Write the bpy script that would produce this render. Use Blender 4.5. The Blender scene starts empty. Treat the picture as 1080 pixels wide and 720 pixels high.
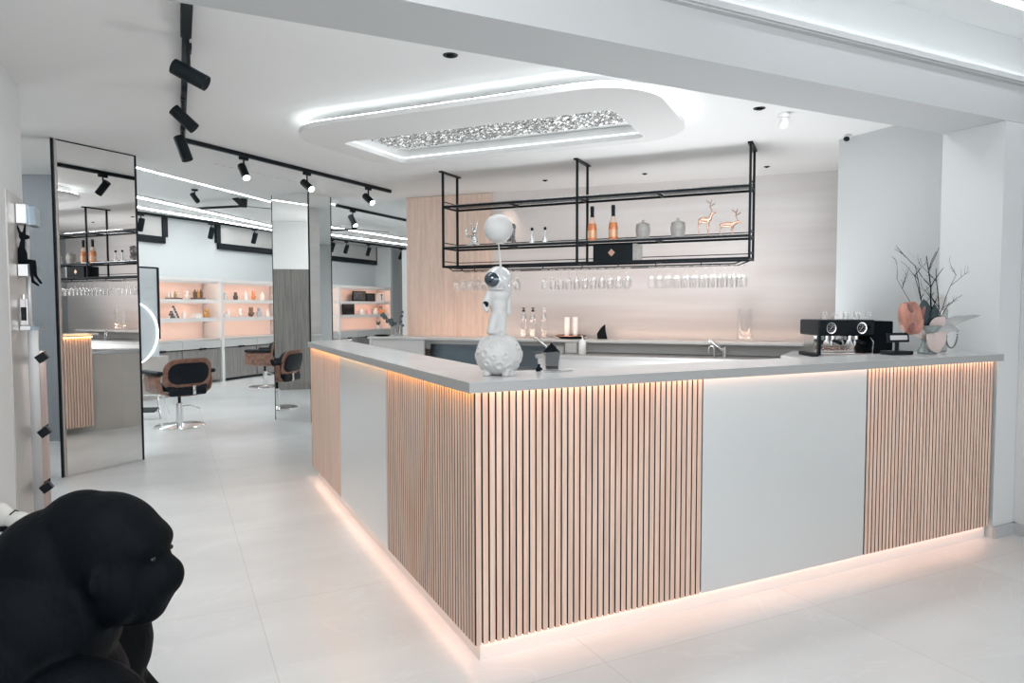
import bpy, bmesh, math, random
from mathutils import Vector, Matrix, Euler
random.seed(7)
PI=math.pi
scene=bpy.context.scene
COL=scene.collection
R=math.radians

# ------------------------------------------------------------------ materials
MATS={}
def _new(name):
    m=bpy.data.materials.new(name); m.use_nodes=True
    nt=m.node_tree; b=nt.nodes['Principled BSDF']; MATS[name]=m
    return m,nt,b
def mat(name,col,rough=.5,metal=0.,bump=0.,bscale=60.,var=0.,vscale=3.,emit=None,es=0.,spec=.5,coat=0.,stretch=None):
    m,nt,b=_new(name)
    b.inputs['Base Color'].default_value=(*col,1); b.inputs['Roughness'].default_value=rough
    b.inputs['Metallic'].default_value=metal; b.inputs['Specular IOR Level'].default_value=spec
    b.inputs['Coat Weight'].default_value=coat
    if emit: b.inputs['Emission Color'].default_value=(*emit,1); b.inputs['Emission Strength'].default_value=es
    tc=nt.nodes.new('ShaderNodeTexCoord'); mp=nt.nodes.new('ShaderNodeMapping'); nt.links.new(tc.outputs['Object'],mp.inputs[0])
    if stretch: mp.inputs['Scale'].default_value=stretch
    if var>0:
        n=nt.nodes.new('ShaderNodeTexNoise'); n.inputs['Scale'].default_value=vscale; n.inputs['Detail'].default_value=4
        nt.links.new(mp.outputs[0],n.inputs['Vector'])
        r=nt.nodes.new('ShaderNodeValToRGB'); r.color_ramp.elements[0].position=.3; r.color_ramp.elements[1].position=.7
        r.color_ramp.elements[0].color=(*[c*(1-var) for c in col],1); r.color_ramp.elements[1].color=(*[min(1,c*(1+var)) for c in col],1)
        nt.links.new(n.outputs['Fac'],r.inputs[0]); nt.links.new(r.outputs[0],b.inputs['Base Color'])
    if bump>0:
        n=nt.nodes.new('ShaderNodeTexNoise'); n.inputs['Scale'].default_value=bscale; n.inputs['Detail'].default_value=3
        nt.links.new(mp.outputs[0],n.inputs['Vector'])
        bp=nt.nodes.new('ShaderNodeBump'); bp.inputs['Strength'].default_value=bump; bp.inputs['Distance'].default_value=.01
        nt.links.new(n.outputs['Fac'],bp.inputs['Height']); nt.links.new(bp.outputs[0],b.inputs['Normal'])
    return m
def wood(name,c1,c2,rough=.45,sc=(14,14,.9),knots=True):
    m,nt,b=_new(name); b.inputs['Roughness'].default_value=rough
    tc=nt.nodes.new('ShaderNodeTexCoord'); mp=nt.nodes.new('ShaderNodeMapping'); mp.inputs['Scale'].default_value=sc
    nt.links.new(tc.outputs['Object'],mp.inputs[0])
    n=nt.nodes.new('ShaderNodeTexNoise'); n.inputs['Scale'].default_value=3.; n.inputs['Detail'].default_value=6; n.inputs['Distortion'].default_value=.4
    nt.links.new(mp.outputs[0],n.inputs['Vector'])
    r=nt.nodes.new('ShaderNodeValToRGB'); e=r.color_ramp.elements
    e[0].position=.32; e[0].color=(*c2,1); e[1].position=.62; e[1].color=(*c1,1)
    nt.links.new(n.outputs['Fac'],r.inputs[0])
    n2=nt.nodes.new('ShaderNodeTexNoise'); n2.inputs['Scale'].default_value=20; n2.inputs['Detail'].default_value=2
    nt.links.new(mp.outputs[0],n2.inputs['Vector'])
    mx=nt.nodes.new('ShaderNodeMixRGB'); mx.blend_type='MULTIPLY'; mx.inputs[0].default_value=.25
    r2=nt.nodes.new('ShaderNodeValToRGB'); r2.color_ramp.elements[0].position=.35; r2.color_ramp.elements[0].color=(.6,.55,.5,1); r2.color_ramp.elements[1].position=.6
    nt.links.new(n2.outputs['Fac'],r2.inputs[0]); nt.links.new(r.outputs[0],mx.inputs[1]); nt.links.new(r2.outputs[0],mx.inputs[2])
    nt.links.new(mx.outputs[0],b.inputs['Base Color'])
    return m
def emis(name,col,s):
    m,nt,b=_new(name); b.inputs['Base Color'].default_value=(*col,1)
    b.inputs['Emission Color'].default_value=(*col,1); b.inputs['Emission Strength'].default_value=s
    return m
def glass(name,tint=(1,1,1),alpha=.012,rough=.03):
    m,nt,b=_new(name); nt.nodes.remove(b)
    out=nt.nodes['Material Output']; t=nt.nodes.new('ShaderNodeBsdfTransparent'); t.inputs[0].default_value=(*tint,1)
    g=nt.nodes.new('ShaderNodeBsdfGlossy'); g.inputs['Roughness'].default_value=rough; g.inputs[0].default_value=(1,1,1,1)
    f=nt.nodes.new('ShaderNodeLayerWeight'); f.inputs[0].default_value=.25
    mp=nt.nodes.new('ShaderNodeMapRange'); mp.inputs[3].default_value=alpha; mp.inputs[4].default_value=.75
    nt.links.new(f.outputs['Facing'],mp.inputs[0])
    mx=nt.nodes.new('ShaderNodeMixShader'); nt.links.new(mp.outputs[0],mx.inputs[0]); nt.links.new(t.outputs[0],mx.inputs[1]); nt.links.new(g.outputs[0],mx.inputs[2])
    nt.links.new(mx.outputs[0],out.inputs[0])
    return m

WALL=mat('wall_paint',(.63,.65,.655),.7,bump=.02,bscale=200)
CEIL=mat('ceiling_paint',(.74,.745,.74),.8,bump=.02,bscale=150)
PIER=mat('pier_paint',(.60,.62,.625),.5,bump=.02,bscale=200)
WHITE=mat('white_lacquer',(.8,.8,.79),.35)
SOLID=mat('solid_surface',(.62,.625,.62),.18,var=.05,vscale=5)
MATTOP=mat('matt_grey_top',(.42,.42,.415),.6)
TAUPE=mat('taupe_laminate',(.5,.46,.43),.45,var=.05)
GREIGE=mat('light_grey_front',(.60,.595,.585),.45)
BLACK=mat('black_metal',(.004,.008,.011),.45,spec=.22)
BLACKM=mat('black_matte',(.004,.007,.010),.8,spec=.12)
LEATHER=mat('black_leather',(.004,.008,.013),.5,bump=.1,bscale=300,spec=.25)
CHROME=mat('chrome',(.8,.8,.8),.12,1.)
STEELB=mat('brushed_steel',(.62,.63,.64),.33,1.,bump=.03,bscale=80,stretch=(1,1,.05))
STEELP=mat('steel_panel',(.76,.77,.77),.30,.62,bump=.02,bscale=250,stretch=(1,1,.1))
STEELD=mat('steel_dark',(.22,.27,.31),.3,1.)
DARKGAP=mat('dark_backing',(.012,.014,.018),.8)
OAK=wood('oak_slats',(.79,.575,.465),(.60,.415,.33),.5,(15,15,.55))
OAKL=wood('pale_oak_wall',(.76,.60,.51),(.66,.51,.43),.5,(9,9,.5))
WALNUT=wood('walnut_shell',(.33,.175,.125),(.17,.085,.06),.35,(6,6,6))
GREYW=wood('grey_wood',(.33,.315,.30),(.22,.21,.205),.5,(12,12,.6))
MIRROR=mat('mirror_glass',(.9,.9,.89),.004,1.)
GLASS=glass('clear_glass'); GLASSB=glass('shelf_glass',(.78,.8,.8),.2)
AMBER=mat('rose_wine',(.75,.25,.09),.15,coat=.6)
CRYSTAL=mat('crystal',(.85,.86,.86),.1,.55)
PEACHL=emis('led_peach',(1,.60,.42),11.)
ORANGEL=emis('led_amber',(1,.50,.15),16.)
PEACHF=emis('led_floor_peach',(1,.60,.45),5.5)
WHITEL=emis('led_white',(.93,.98,1),9.)
RINGL=emis('led_ring_white',(.9,.98,1),2.)
PINKL=emis('led_salmon',(1,.70,.58),11.)
LENS=emis('spot_lens',(1,.98,.95),6.)
SALMON=mat('salmon_niche',(.84,.70,.63),.6)
PLINTH=mat('plinth',(.78,.73,.70),.5)

def floor_mat():
    m,nt,b=_new('porcelain_floor'); L=nt.links
    tc=nt.nodes.new('ShaderNodeTexCoord')
    mp=nt.nodes.new('ShaderNodeMapping'); mp.inputs['Location'].default_value=(-.34,-3.46,0); L.new(tc.outputs['Object'],mp.inputs[0])
    br=nt.nodes.new('ShaderNodeTexBrick'); br.offset=0; br.inputs['Scale'].default_value=1; br.inputs['Mortar Size'].default_value=.0022
    br.inputs['Brick Width'].default_value=1.19; br.inputs['Row Height'].default_value=1.19; br.inputs['Mortar Smooth'].default_value=.2
    br.inputs['Color1'].default_value=(1,1,1,1); br.inputs['Color2'].default_value=(.955,.955,.955,1); br.inputs['Mortar'].default_value=(.80,.785,.77,1)
    L.new(mp.outputs[0],br.inputs['Vector'])
    n=nt.nodes.new('ShaderNodeTexNoise'); n.inputs['Scale'].default_value=1.6; n.inputs['Detail'].default_value=7; n.inputs['Distortion'].default_value=.9
    mp2=nt.nodes.new('ShaderNodeMapping'); mp2.inputs['Scale'].default_value=(.7,1.6,1); mp2.inputs['Rotation'].default_value=(0,0,.5); L.new(tc.outputs['Object'],mp2.inputs[0]); L.new(mp2.outputs[0],n.inputs['Vector'])
    r=nt.nodes.new('ShaderNodeValToRGB'); e=r.color_ramp.elements; e[0].position=.3; e[0].color=(.625,.645,.65,1); e[1].position=.7; e[1].color=(.70,.725,.73,1)
    L.new(n.outputs['Fac'],r.inputs[0])
    # thin pale veins
    v=nt.nodes.new('ShaderNodeTexNoise'); v.inputs['Scale'].default_value=1.1; v.inputs['Detail'].default_value=3; v.inputs['Distortion'].default_value=1.4; L.new(mp2.outputs[0],v.inputs['Vector'])
    rv=nt.nodes.new('ShaderNodeValToRGB'); q=rv.color_ramp.elements; q[0].position=.492; q[0].color=(0,0,0,1); q[1].position=.5; q[1].color=(1,1,1,1); x=q.new(.508); x.color=(0,0,0,1)
    L.new(v.outputs['Fac'],rv.inputs[0])
    mv=nt.nodes.new('ShaderNodeMixRGB'); mv.blend_type='ADD'; mv.inputs[2].default_value=(.035,.035,.035,1); L.new(rv.outputs[0],mv.inputs[0]); L.new(r.outputs[0],mv.inputs[1])
    mx=nt.nodes.new('ShaderNodeMixRGB'); mx.blend_type='MULTIPLY'; mx.inputs[0].default_value=1; L.new(mv.outputs[0],mx.inputs[1]); L.new(br.outputs['Color'],mx.inputs[2])
    L.new(mx.outputs[0],b.inputs['Base Color']); b.inputs['Roughness'].default_value=.3
    b.inputs['Specular IOR Level'].default_value=.5
    return m
FLOOR=floor_mat()
def barwall_mat():
    m,nt,b=_new('glossy_bar_wall'); L=nt.links
    tc=nt.nodes.new('ShaderNodeTexCoord'); mp=nt.nodes.new('ShaderNodeMapping'); mp.inputs['Scale'].default_value=(.3,.3,5); L.new(tc.outputs['Object'],mp.inputs[0])
    n=nt.nodes.new('ShaderNodeTexNoise'); n.inputs['Scale'].default_value=1.3; n.inputs['Detail'].default_value=3; L.new(mp.outputs[0],n.inputs['Vector'])
    r=nt.nodes.new('ShaderNodeValToRGB'); e=r.color_ramp.elements; e[0].position=.35; e[0].color=(.60,.57,.56,1); e[1].position=.65; e[1].color=(.66,.645,.64,1)
    L.new(n.outputs['Fac'],r.inputs[0]); L.new(r.outputs[0],b.inputs['Base Color']); b.inputs['Roughness'].default_value=.22; b.inputs['Specular IOR Level'].default_value=.6
    return m
BARWALL=barwall_mat()

# ------------------------------------------------------------------ mesh builder
def rotz(a): return Matrix.Rotation(a,4,'Z')
def orient(d,up=(0,0,1)):
    return Vector(d).normalized().to_track_quat('Z','Y').to_matrix().to_4x4()
class MB:
    def __init__(s): s.bm=bmesh.new()
    def box(s,c,d,m=None,bev=0.,rot=None):
        M=Matrix.Translation(c)
        if rot is not None: M=M@rot
        if m is not None: M=m@M
        r=bmesh.ops.create_cube(s.bm,size=1.)
        vs=r['verts']
        for v in vs: v.co=Vector((v.co.x*d[0],v.co.y*d[1],v.co.z*d[2]))
        if bev>0:
            es=list({e for v in vs for e in v.link_edges})
            q=bmesh.ops.bevel(s.bm,geom=es,offset=bev,segments=3,affect='EDGES',profile=.5)
            vs=list({v for f in q['faces'] for v in f.verts}|{v for v in vs if v.is_valid})
        for v in vs: v.co=M@v.co
        return s
    def b2(s,x0,x1,y0,y1,z0,z1,bev=0.,m=None):
        return s.box(((x0+x1)/2,(y0+y1)/2,(z0+z1)/2),(abs(x1-x0),abs(y1-y0),abs(z1-z0)),m,bev)
    def cone(s,a,b,ra,rb,n=20,caps=True):
        a=Vector(a);b=Vector(b);d=b-a
        r=bmesh.ops.create_cone(s.bm,cap_ends=caps,segments=n,radius1=ra,radius2=rb,depth=d.length)
        M=Matrix.Translation((a+b)/2)@orient(d)
        for v in r['verts']: v.co=M@v.co
        return s
    def tube(s,pts,r,n=8):
        pts=[Vector(p) for p in pts]
        rr=r if isinstance(r,(list,tuple)) else [r]*len(pts)
        rings=[]
        for i,p in enumerate(pts):
            d=(pts[min(i+1,len(pts)-1)]-pts[max(i-1,0)]).normalized()
            M=orient(d)
            if i==0: ref=M@Vector((1,0,0))
            x=(ref-d*ref.dot(d)).normalized(); ref=x; y=d.cross(x)
            rings.append([s.bm.verts.new(p+(x*math.cos(t)+y*math.sin(t))*rr[i]) for t in [2*PI*k/n for k in range(n)]])
        for a,b in zip(rings,rings[1:]):
            for k in range(n): s.bm.faces.new((a[k],a[(k+1)%n],b[(k+1)%n],b[k]))
        s.bm.faces.new(rings[0][::-1]); s.bm.faces.new(rings[-1])
        return s
    def lathe(s,prof,c=(0,0,0),n=28,m=None):
        rings=[]
        for r,z in prof:
            if r<1e-5: rings.append([s.bm.verts.new((c[0],c[1],c[2]+z))])
            else: rings.append([s.bm.verts.new((c[0]+r*math.cos(2*PI*k/n),c[1]+r*math.sin(2*PI*k/n),c[2]+z)) for k in range(n)])
        if m is not None:
            for g in rings:
                for v in g: v.co=m@v.co
        for a,b in zip(rings,rings[1:]):
            for k in range(n):
                if len(a)==1 and len(b)==1: continue
                if len(a)==1: s.bm.faces.new((a[0],b[(k+1)%n],b[k])) if False else s.bm.faces.new((a[0],b[k],b[(k+1)%n]))
                elif len(b)==1: s.bm.faces.new((a[k],a[(k+1)%n],b[0]))
                else: s.bm.faces.new((a[k],a[(k+1)%n],b[(k+1)%n],b[k]))
        return s
    def prism(s,poly,z0,z1,m=None):
        b=[s.bm.verts.new((x,y,z0)) for x,y in poly]; t=[s.bm.verts.new((x,y,z1)) for x,y in poly]
        if m is not None:
            for v in b+t: v.co=m@v.co
        n=len(poly)
        s.bm.faces.new(b[::-1]); s.bm.faces.new(t)
        for k in range(n): s.bm.faces.new((b[k],b[(k+1)%n],t[(k+1)%n],t[k]))
        return s
    def ell(s,c,r,rot=None,sub=3):
        q=bmesh.ops.create_icosphere(s.bm,subdivisions=sub,radius=1.)
        M=Matrix.Translation(c)
        if rot is not None: M=M@Euler(rot).to_matrix().to_4x4()
        M=M@Matrix.Diagonal((*r,1))
        for v in q['verts']: v.co=M@v.co
        return s
    def cap(s,a,b,ra,rb,sub=2):
        a=Vector(a);b=Vector(b); L=(b-a).length; n=max(2,int(L/(min(ra,rb)*.35)))
        for i in range(n+1):
            t=i/n; s.ell(a.lerp(b,t),[ra+(rb-ra)*t]*3,sub=sub)
        return s
    def quad(s,pts):
        s.bm.faces.new([s.bm.verts.new(p) for p in pts]); return s
    def torus(s,c,R0,r,n=32,k=8,m=None):
        M=Matrix.Translation(c)
        if m is not None: M=M@m
        rg=[]
        for i in range(n):
            a=2*PI*i/n
            rg.append([s.bm.verts.new(M@Vector(((R0+r*math.cos(t))*math.cos(a),(R0+r*math.cos(t))*math.sin(a),r*math.sin(t)))) for t in [2*PI*j/k for j in range(k)]])
        for i in range(n):
            a=rg[i];b=rg[(i+1)%n]
            for j in range(k): s.bm.faces.new((a[j],b[j],b[(j+1)%k],a[(j+1)%k]))
        return s
    def build(s,name,m,parent=None,smooth=None,mod=None):
        bmesh.ops.recalc_face_normals(s.bm,faces=s.bm.faces)
        me=bpy.data.meshes.new(name); s.bm.to_mesh(me); s.bm.free()
        me.materials.append(m)
        o=bpy.data.objects.new(name,me); COL.objects.link(o)
        if parent: o.parent=parent
        if smooth is not None:
            for p in me.polygons: p.use_smooth=True
            try: me.set_sharp_from_angle(angle=R(smooth))
            except Exception: pass
        return o
def organic(mb,name,m,parent=None,voxel=.01,smooth=6):
    """fuse overlapping volumes into one continuous skin"""
    o=mb.build(name,m,parent)
    a=o.modifiers.new('r','REMESH'); a.mode='VOXEL'; a.voxel_size=voxel; a.use_smooth_shade=True
    b=o.modifiers.new('s','SMOOTH'); b.factor=.6; b.iterations=smooth
    dg=bpy.context.evaluated_depsgraph_get(); dg.update()
    me=bpy.data.meshes.new_from_object(o.evaluated_get(dg)); o.modifiers.clear(); o.data=me
    for p in me.polygons: p.use_smooth=True
    if not me.materials: me.materials.append(m)
    return o
def tag(o,label=None,cat=None,group=None,kind=None):
    if label: o['label']=label
    if cat: o['category']=cat
    if group: o['group']=group
    if kind: o['kind']=kind
    return o
def thing(name,label,cat,loc=(0,0,0),rz=0,group=None):
    o=bpy.data.objects.new(name,None); o.empty_display_size=.1; COL.objects.link(o)
    o.location=loc; o.rotation_euler=(0,0,rz)
    return tag(o,label,cat,group)
def st(o): o['kind']='structure'; return o
def dup(root,loc=None,rz=None,label=None,group=None):
    r=root.copy(); COL.objects.link(r)
    if loc is not None: r.location=loc
    if rz is not None: r.rotation_euler=(0,0,rz)
    if label: r['label']=label
    if group: r['group']=group
    for ch in list(root.children):
        c=ch.copy(); COL.objects.link(c); c.parent=r
        for g in ch.children:
            d=g.copy(); COL.objects.link(d); d.parent=c
    return r

# ------------------------------------------------------------------ plan directions
V=Vector((.629,-.777,0)); U=Vector((.777,.629,0))          # salon grid, turned 51 degrees against the counter
def w2(p): return Vector((p[0],p[1],0))
def frame(o,dx):                                            # matrix: local x along dx, origin o
    dx=Vector((dx[0],dx[1],0)).normalized(); return Matrix.Translation((o[0],o[1],0))@rotz(math.atan2(dx.y,dx.x))

# ================================================================== SHELL
st(MB().b2(-7,9,-3,24,-.1,0).build('floor',FLOOR))
st(MB().b2(-1.05,-.818,-3,5.36,0,3.0).build('wall_left',WALL))
CT=2.80
edge=[(-7,-.3),(-.26,7.86),(1.26,9.7),(1.75,9.30),(3.46,10.80),(9,15.6)]
st(MB().prism([(-7,2.84),(-1.05,2.84),(9,2.84)]+edge[::-1][:-1]+[(-4.5,2.84)][:0],CT,3.05).build('ceiling',CEIL) if False else
   MB().prism([(-4.4,2.84),(9,2.84),(9,15.6),(3.46,10.80),(1.75,9.30),(1.26,9.7),(-.26,7.86)],CT,3.10).build('ceiling',CEIL))
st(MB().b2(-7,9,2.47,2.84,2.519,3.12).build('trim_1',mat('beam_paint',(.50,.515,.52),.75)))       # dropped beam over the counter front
# beam face with the raised lip of the light cove: ceiling in front is higher
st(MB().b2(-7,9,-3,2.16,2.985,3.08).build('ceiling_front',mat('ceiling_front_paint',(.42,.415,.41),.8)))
o=bpy.data.objects['ceiling_front']; o.name='ceiling.001'
st(MB().prism([(-7,-3),(-4.4,2.84),(-.26,7.86),(1.26,9.7),(1.75,9.30),(3.46,10.80),(9,15.6),(9,24),(-7,24)],3.05,3.12).build('ceiling.002',CEIL))
# right side: pier, recessed wall behind, return toward the camera
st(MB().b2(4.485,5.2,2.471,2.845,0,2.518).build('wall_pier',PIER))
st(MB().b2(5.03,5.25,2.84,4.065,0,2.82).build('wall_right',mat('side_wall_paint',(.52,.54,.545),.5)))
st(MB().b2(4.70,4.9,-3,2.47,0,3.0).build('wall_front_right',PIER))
st(MB().b2(4.483,4.70,2.452,2.47,0,.07).build('baseboard_pier',mat('grey_skirting',(.42,.43,.44),.5)))
st(MB().b2(4.682,4.70,-3,2.47,0,.07).build('baseboard_right',MATS['grey_skirting']))
st(MB().b2(-.825,-.813,-3,4.80,0,.07).build('baseboard_left',MATS['grey_skirting']))
# cove lip in front of the beam and its hidden light
# back partition behind the bar
PW0=Vector((2.77,8.62,0)); PW1=Vector((6.9,4.196,0)); pd=(PW1-PW0).normalized(); MP=frame(PW0,pd)
LW=(PW1-PW0).length
st(MB().box((LW/2,.13,1.4),(LW,.24,2.8),MP).build('wall_bar',BARWALL))
wp=tag(MB().box((.565,-.012,1.4),(1.16,.045,2.79),MP).build('wood_wall_panel',OAKL),'pale pink oak wall panel at the left end of the bar back wall','wall panel')
tag(MB().b2(2.93,3.35,8.98,9.45,0,2.2,bev=.004).build('tall_cabinet',WHITE),'tall white cabinet standing behind the left end of the oak wall panel','cabinet')
# salon far wall (43 degree line)
SD=Vector((.7318,.6815,0)); SN=Vector((-.6815,.7318,0)); SA=Vector((.88,14.35,0)); MS=frame(SA,SD)   # local x=s along fronts, y=behind
st(MB().box((2.,.62,1.55),(16,.3,3.1),MS).build('wall_salon',WALL))
st(MB().box((6.28,.3,1.52),(.10,.6,3.04),MS).build('wall_salon_return',WHITE) )
bpy.data.objects['wall_salon_return'].name='trim_2'
st(MB().b2(-3.9,-3.7,-3,24,0,3.1).build('wall_far_left',WALL))
st(MB().b2(8.8,9,2,24,0,3.1).build('wall_far_right',WALL))
tag(MB().box((0,0,1.03),(3.2,.4,2.06),Matrix.Translation((-2.3,9.6,0))@rotz(R(88))).build('tall_cabinet',GREYW),'tall grey wood grained cabinet seen in the mirror column','cabinet')
st(MB().box((0,0,1.4),(2.6,.1,2.8),Matrix.Translation((-2.40,5.10,0))@rotz(0)).build('wall_grey_panel',mat('slate_panel',(.20,.225,.25),.6)))

# step edge light between the two ceilings
led=thing('ceiling_edge_light','long thin white light line along the ceiling step before the salon','light')
for a,b in zip([(-3.0,4.54),(-.26,7.86)],[(-.26,7.86),(1.26,9.7)]):
    a=w2(a);b=w2(b);d=(b-a).normalized(); M=frame(a,d)
    MB().box(((b-a).length/2,.035,CT+.012),((b-a).length,.055,.02),M).build('light_strip',WHITEL,led)
led=thing('ceiling_edge_light','white light line on the ceiling step behind the mirror column','light')
for a,b in zip([(1.75,9.30)],[(3.46,10.80)]):
    a=w2(a);b=w2(b);d=(b-a).normalized(); M=frame(a,d)
    MB().box(((b-a).length/2,.035,CT+.012),((b-a).length,.055,.02),M).build('light_strip',WHITEL,led)
    MB().box(((b-a).length+1.3,.035,CT+.012),(2.55,.055,.02),M).build('light_strip',WHITEL,led)
SL=emis('salon_light',(.93,.98,1),18.)
for a,b,lb in (((-1.2,10.45),(1.89,14.62),'long white linear ceiling light nearest the ceiling step, left of the mirror column'),
            ((-1.4,11.66),(1.98,15.32),'long white linear ceiling light nearer the far wall, left of the mirror column'),
            ((2.6,13.95),(5.16,16.07),'white linear ceiling light nearer the track, right of the mirror column'),
            ((2.9,15.45),(5.62,17.51),'white linear ceiling light nearer the far wall, right of the mirror column')):
    a=w2(a);b=w2(b);d=(b-a).normalized(); M=frame(a,d); L=(b-a).length
    t=thing('linear_ceiling_light',lb,'light',group=None)
    MB().box((L/2,0,3.035),(L,.08,.03),M).build('housing',WHITE,t)
    MB().box((L/2,0,3.016),(L-.02,.06,.012),M).build('diffuser',SL,t)

# ================================================================== COVE IN FRONT OF BEAM
t=thing('cove_light','wide glowing light cove in the ceiling in front of the beam','light')
MB().b2(1.0,4.68,2.425,2.44,2.742,2.772).b2(1.0,4.68,2.4405,2.4695,2.735,2.745).build('lip',bpy.data.materials['beam_paint'],t)
MB().b2(1.0,4.68,2.445,2.462,2.752,2.762).build('light_strip',emis('cove_led',(.92,.98,1),9.),t)
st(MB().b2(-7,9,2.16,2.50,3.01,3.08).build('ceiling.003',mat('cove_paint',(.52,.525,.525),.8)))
t=thing('linear_light_profile','thin white linear light in the top right corner of the ceiling','light')
MB().b2(2.4,4.68,2.15,2.175,2.972,2.986).build('light_strip',WHITEL,t)

# ================================================================== BAR COUNTER
CX,CY=1.053,2.4735
cb=thing('bar_counter','angled bar counter clad in oak slats and steel panels with glowing plinth','counter',(CX,CY,0))
ZB,ZT=.080,1.09
MB().prism([(.035,.035),(3.40,.035),(3.40,.30),(.28,.30),(.28,3.55),(.40,3.80),(.035,3.46)],ZB+.008,ZT).build('body',DARKGAP,cb)
MB().prism([(.032,.032),(3.41,.032),(3.41,.27),(.26,.27),(.26,3.62),(.032,3.44)],0,ZB+.008).build('plinth',PLINTH,cb)
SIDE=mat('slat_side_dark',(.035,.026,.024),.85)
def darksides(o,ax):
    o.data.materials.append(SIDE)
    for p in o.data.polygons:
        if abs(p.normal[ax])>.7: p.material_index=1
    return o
def slats(x0,x1,axis,n,q=.76):
    m=MB(); p=(x1-x0)/n; w=p*q
    for i in range(n):
        a=x0+p*i+(p-w)/2; b=a+w
        if axis=='x': m.b2(a,b,0,.030,ZB,ZT,bev=0)
        else: m.b2(0,.030,a,b,ZB,ZT)
    return m
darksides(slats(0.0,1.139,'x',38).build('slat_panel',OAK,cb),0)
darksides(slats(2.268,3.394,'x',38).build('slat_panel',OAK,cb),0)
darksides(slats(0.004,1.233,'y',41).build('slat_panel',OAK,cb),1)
slats(2.398,3.471,'y',12,.985).build('oak_panel',OAK,cb)
for x0,x1 in ((0,1.139),(2.268,3.394)): MB().b2(x0+.002,x1-.002,.0302,.034,ZB,ZT).build('backing_board',DARKGAP,cb)
for y0,y1 in ((0.03,1.233),(2.398,3.471)): MB().b2(.0302,.034,y0,y1-.002,ZB,ZT).build('backing_board',DARKGAP,cb)
MB().b2(1.143,2.262,.0,.03,ZB,ZT).build('steel_panel',STEELP,cb)
MB().b2(0,.03,1.237,2.394,ZB,ZT).build('steel_panel',STEELP,cb)
# slanted end panel at the far left end
a=Vector((.0,3.471,0)); b=Vector((.42,3.86,0)); 
EM=Matrix.Translation(a)@rotz(math.atan2(b.y-a.y,b.x-a.x))
m=MB()
for k in range(18): m.box((.016+.0305*k,0,(ZB+ZT)/2),(.0235,.024,ZT-ZB),EM)
m.build('slat_panel',OAK,cb)
MB().box((.275,-.015,(ZB+ZT)/2),(.55,.004,ZT-ZB),EM).build('backing_board',DARKGAP,cb)
MB().box((.28,.022,ZT-.004),(.54,.014,.005),EM).build('light_strip',ORANGEL,cb)
tag(MB().b2(.004,3.40,-.022,-.008,ZT+.006,ZT+.012).build('light_strip',PEACHL,cb),'peach light strip under the front edge')
tag(MB().b2(-.022,-.008,.0,3.47,ZT+.006,ZT+.012).build('light_strip',ORANGEL,cb),'amber light strip under the left edge')
MB().b2(.03,3.39,.010,.024,ZB-.003,ZB-.0005).build('floor_light_strip',PEACHF,cb)
MB().b2(.010,.024,.03,3.46,ZB-.003,ZB-.0005).build('floor_light_strip',PEACHF,cb)
O=.033
ctop=tag(MB().prism([(CX-O,CY-O),(4.484,CY-O),(4.484,2.80),(1.36,2.80),(1.36,5.95),(1.50,6.38),(CX-O,5.89)],1.1035,1.130).build('countertop',SOLID),'pale grey L shaped stone top of the bar counter','countertop')
MB().prism([(CX-O-.004,CY-O-.004),(4.484,CY-O-.004),(4.484,CY-O-.0003),(CX-O-.0003,CY-O-.0003),(CX-O-.0003,5.885),(CX-O-.004,5.885)],1.0885,1.1297).build('front_edge',mat('edge_grey',(.33,.335,.335),.3),ctop)
# low work counter along the inside of the left leg
t=thing('work_counter','low inner work counter with steel top behind the left leg of the bar','counter',(1.385,2.9,0))
MB().prism([(0.0,.02),(.60,.02),(.60,3.93),(.31,3.66),(.0,3.1)],.0,.88).build('body',TAUPE,t)
MB().prism([(0.0,0),(.62,0),(.62,3.97),(.31,3.68),(.0,3.1)],.882,.92).build('worktop',STEELB,t)

# ================================================================== BACK BAR
bb=thing('back_bar','long grey back bar with raised shelf against the peach wall','counter',(PW0.x,PW0.y,0),math.atan2(pd.y,pd.x))
XL,XR=-.32,4.9
MB().b2(XL,XR,-.50,-.036,1.022,1.052,bev=.006).build('shelf_top',SOLID,bb)
MB().b2(XL+.03,XR,-.30,-.27,.905,1.02).build('upstand',GREIGE,bb)
MB().b2(XL+.02,XL+.05,-.48,-.04,0,1.02).build('end_panel',GREIGE,bb)
MB().b2(XL+.05,.45,-.47,-.44,.0,1.02).build('side_panel',GREIGE,bb)
MB().b2(1.98,XR,-.80,-.04,.862,.90).build('worktop',MATTOP,bb)
MB().b2(2.0,XR,-.77,-.06,.08,.86).build('base_cabinet',GREIGE,bb)
MB().b2(.45,1.97,-.30,-.28,.72,.965).build('dark_steel_back',STEELD,bb)
MB().b2(.45,1.97,-.64,-.28,.70,.72).build('steel_worktop',STEELB,bb)
MB().b2(.45,1.97,-.62,-.30,.08,.70).build('steel_front',STEELD,bb)
m=MB()
for s in (2.02,):
    pts=[]
    for i in range(11):
        k=i/10; pts.append((s,k))
    # flared console bracket
    m.prism([(-.30,.90),(-.42,.90),(-.43,.95),(-.46,1.0),(-.49,1.021),(-.30,1.021)],-.06,.06,Matrix.Translation((s,0,0))@Matrix.Rotation(PI/2,4,'Z')@Matrix.Rotation(PI/2,4,'X')@Matrix.Identity(4))
m.bm.free()
m=MB().b2(2.22,2.36,-.49,-.302,.9,1.0215,bev=.012); m.build('bracket',SOLID,bb)
def BB(s,off,z): 
    p=MP@Vector((s,-off,z)); return p
brz=math.atan2(pd.y,pd.x)

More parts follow.
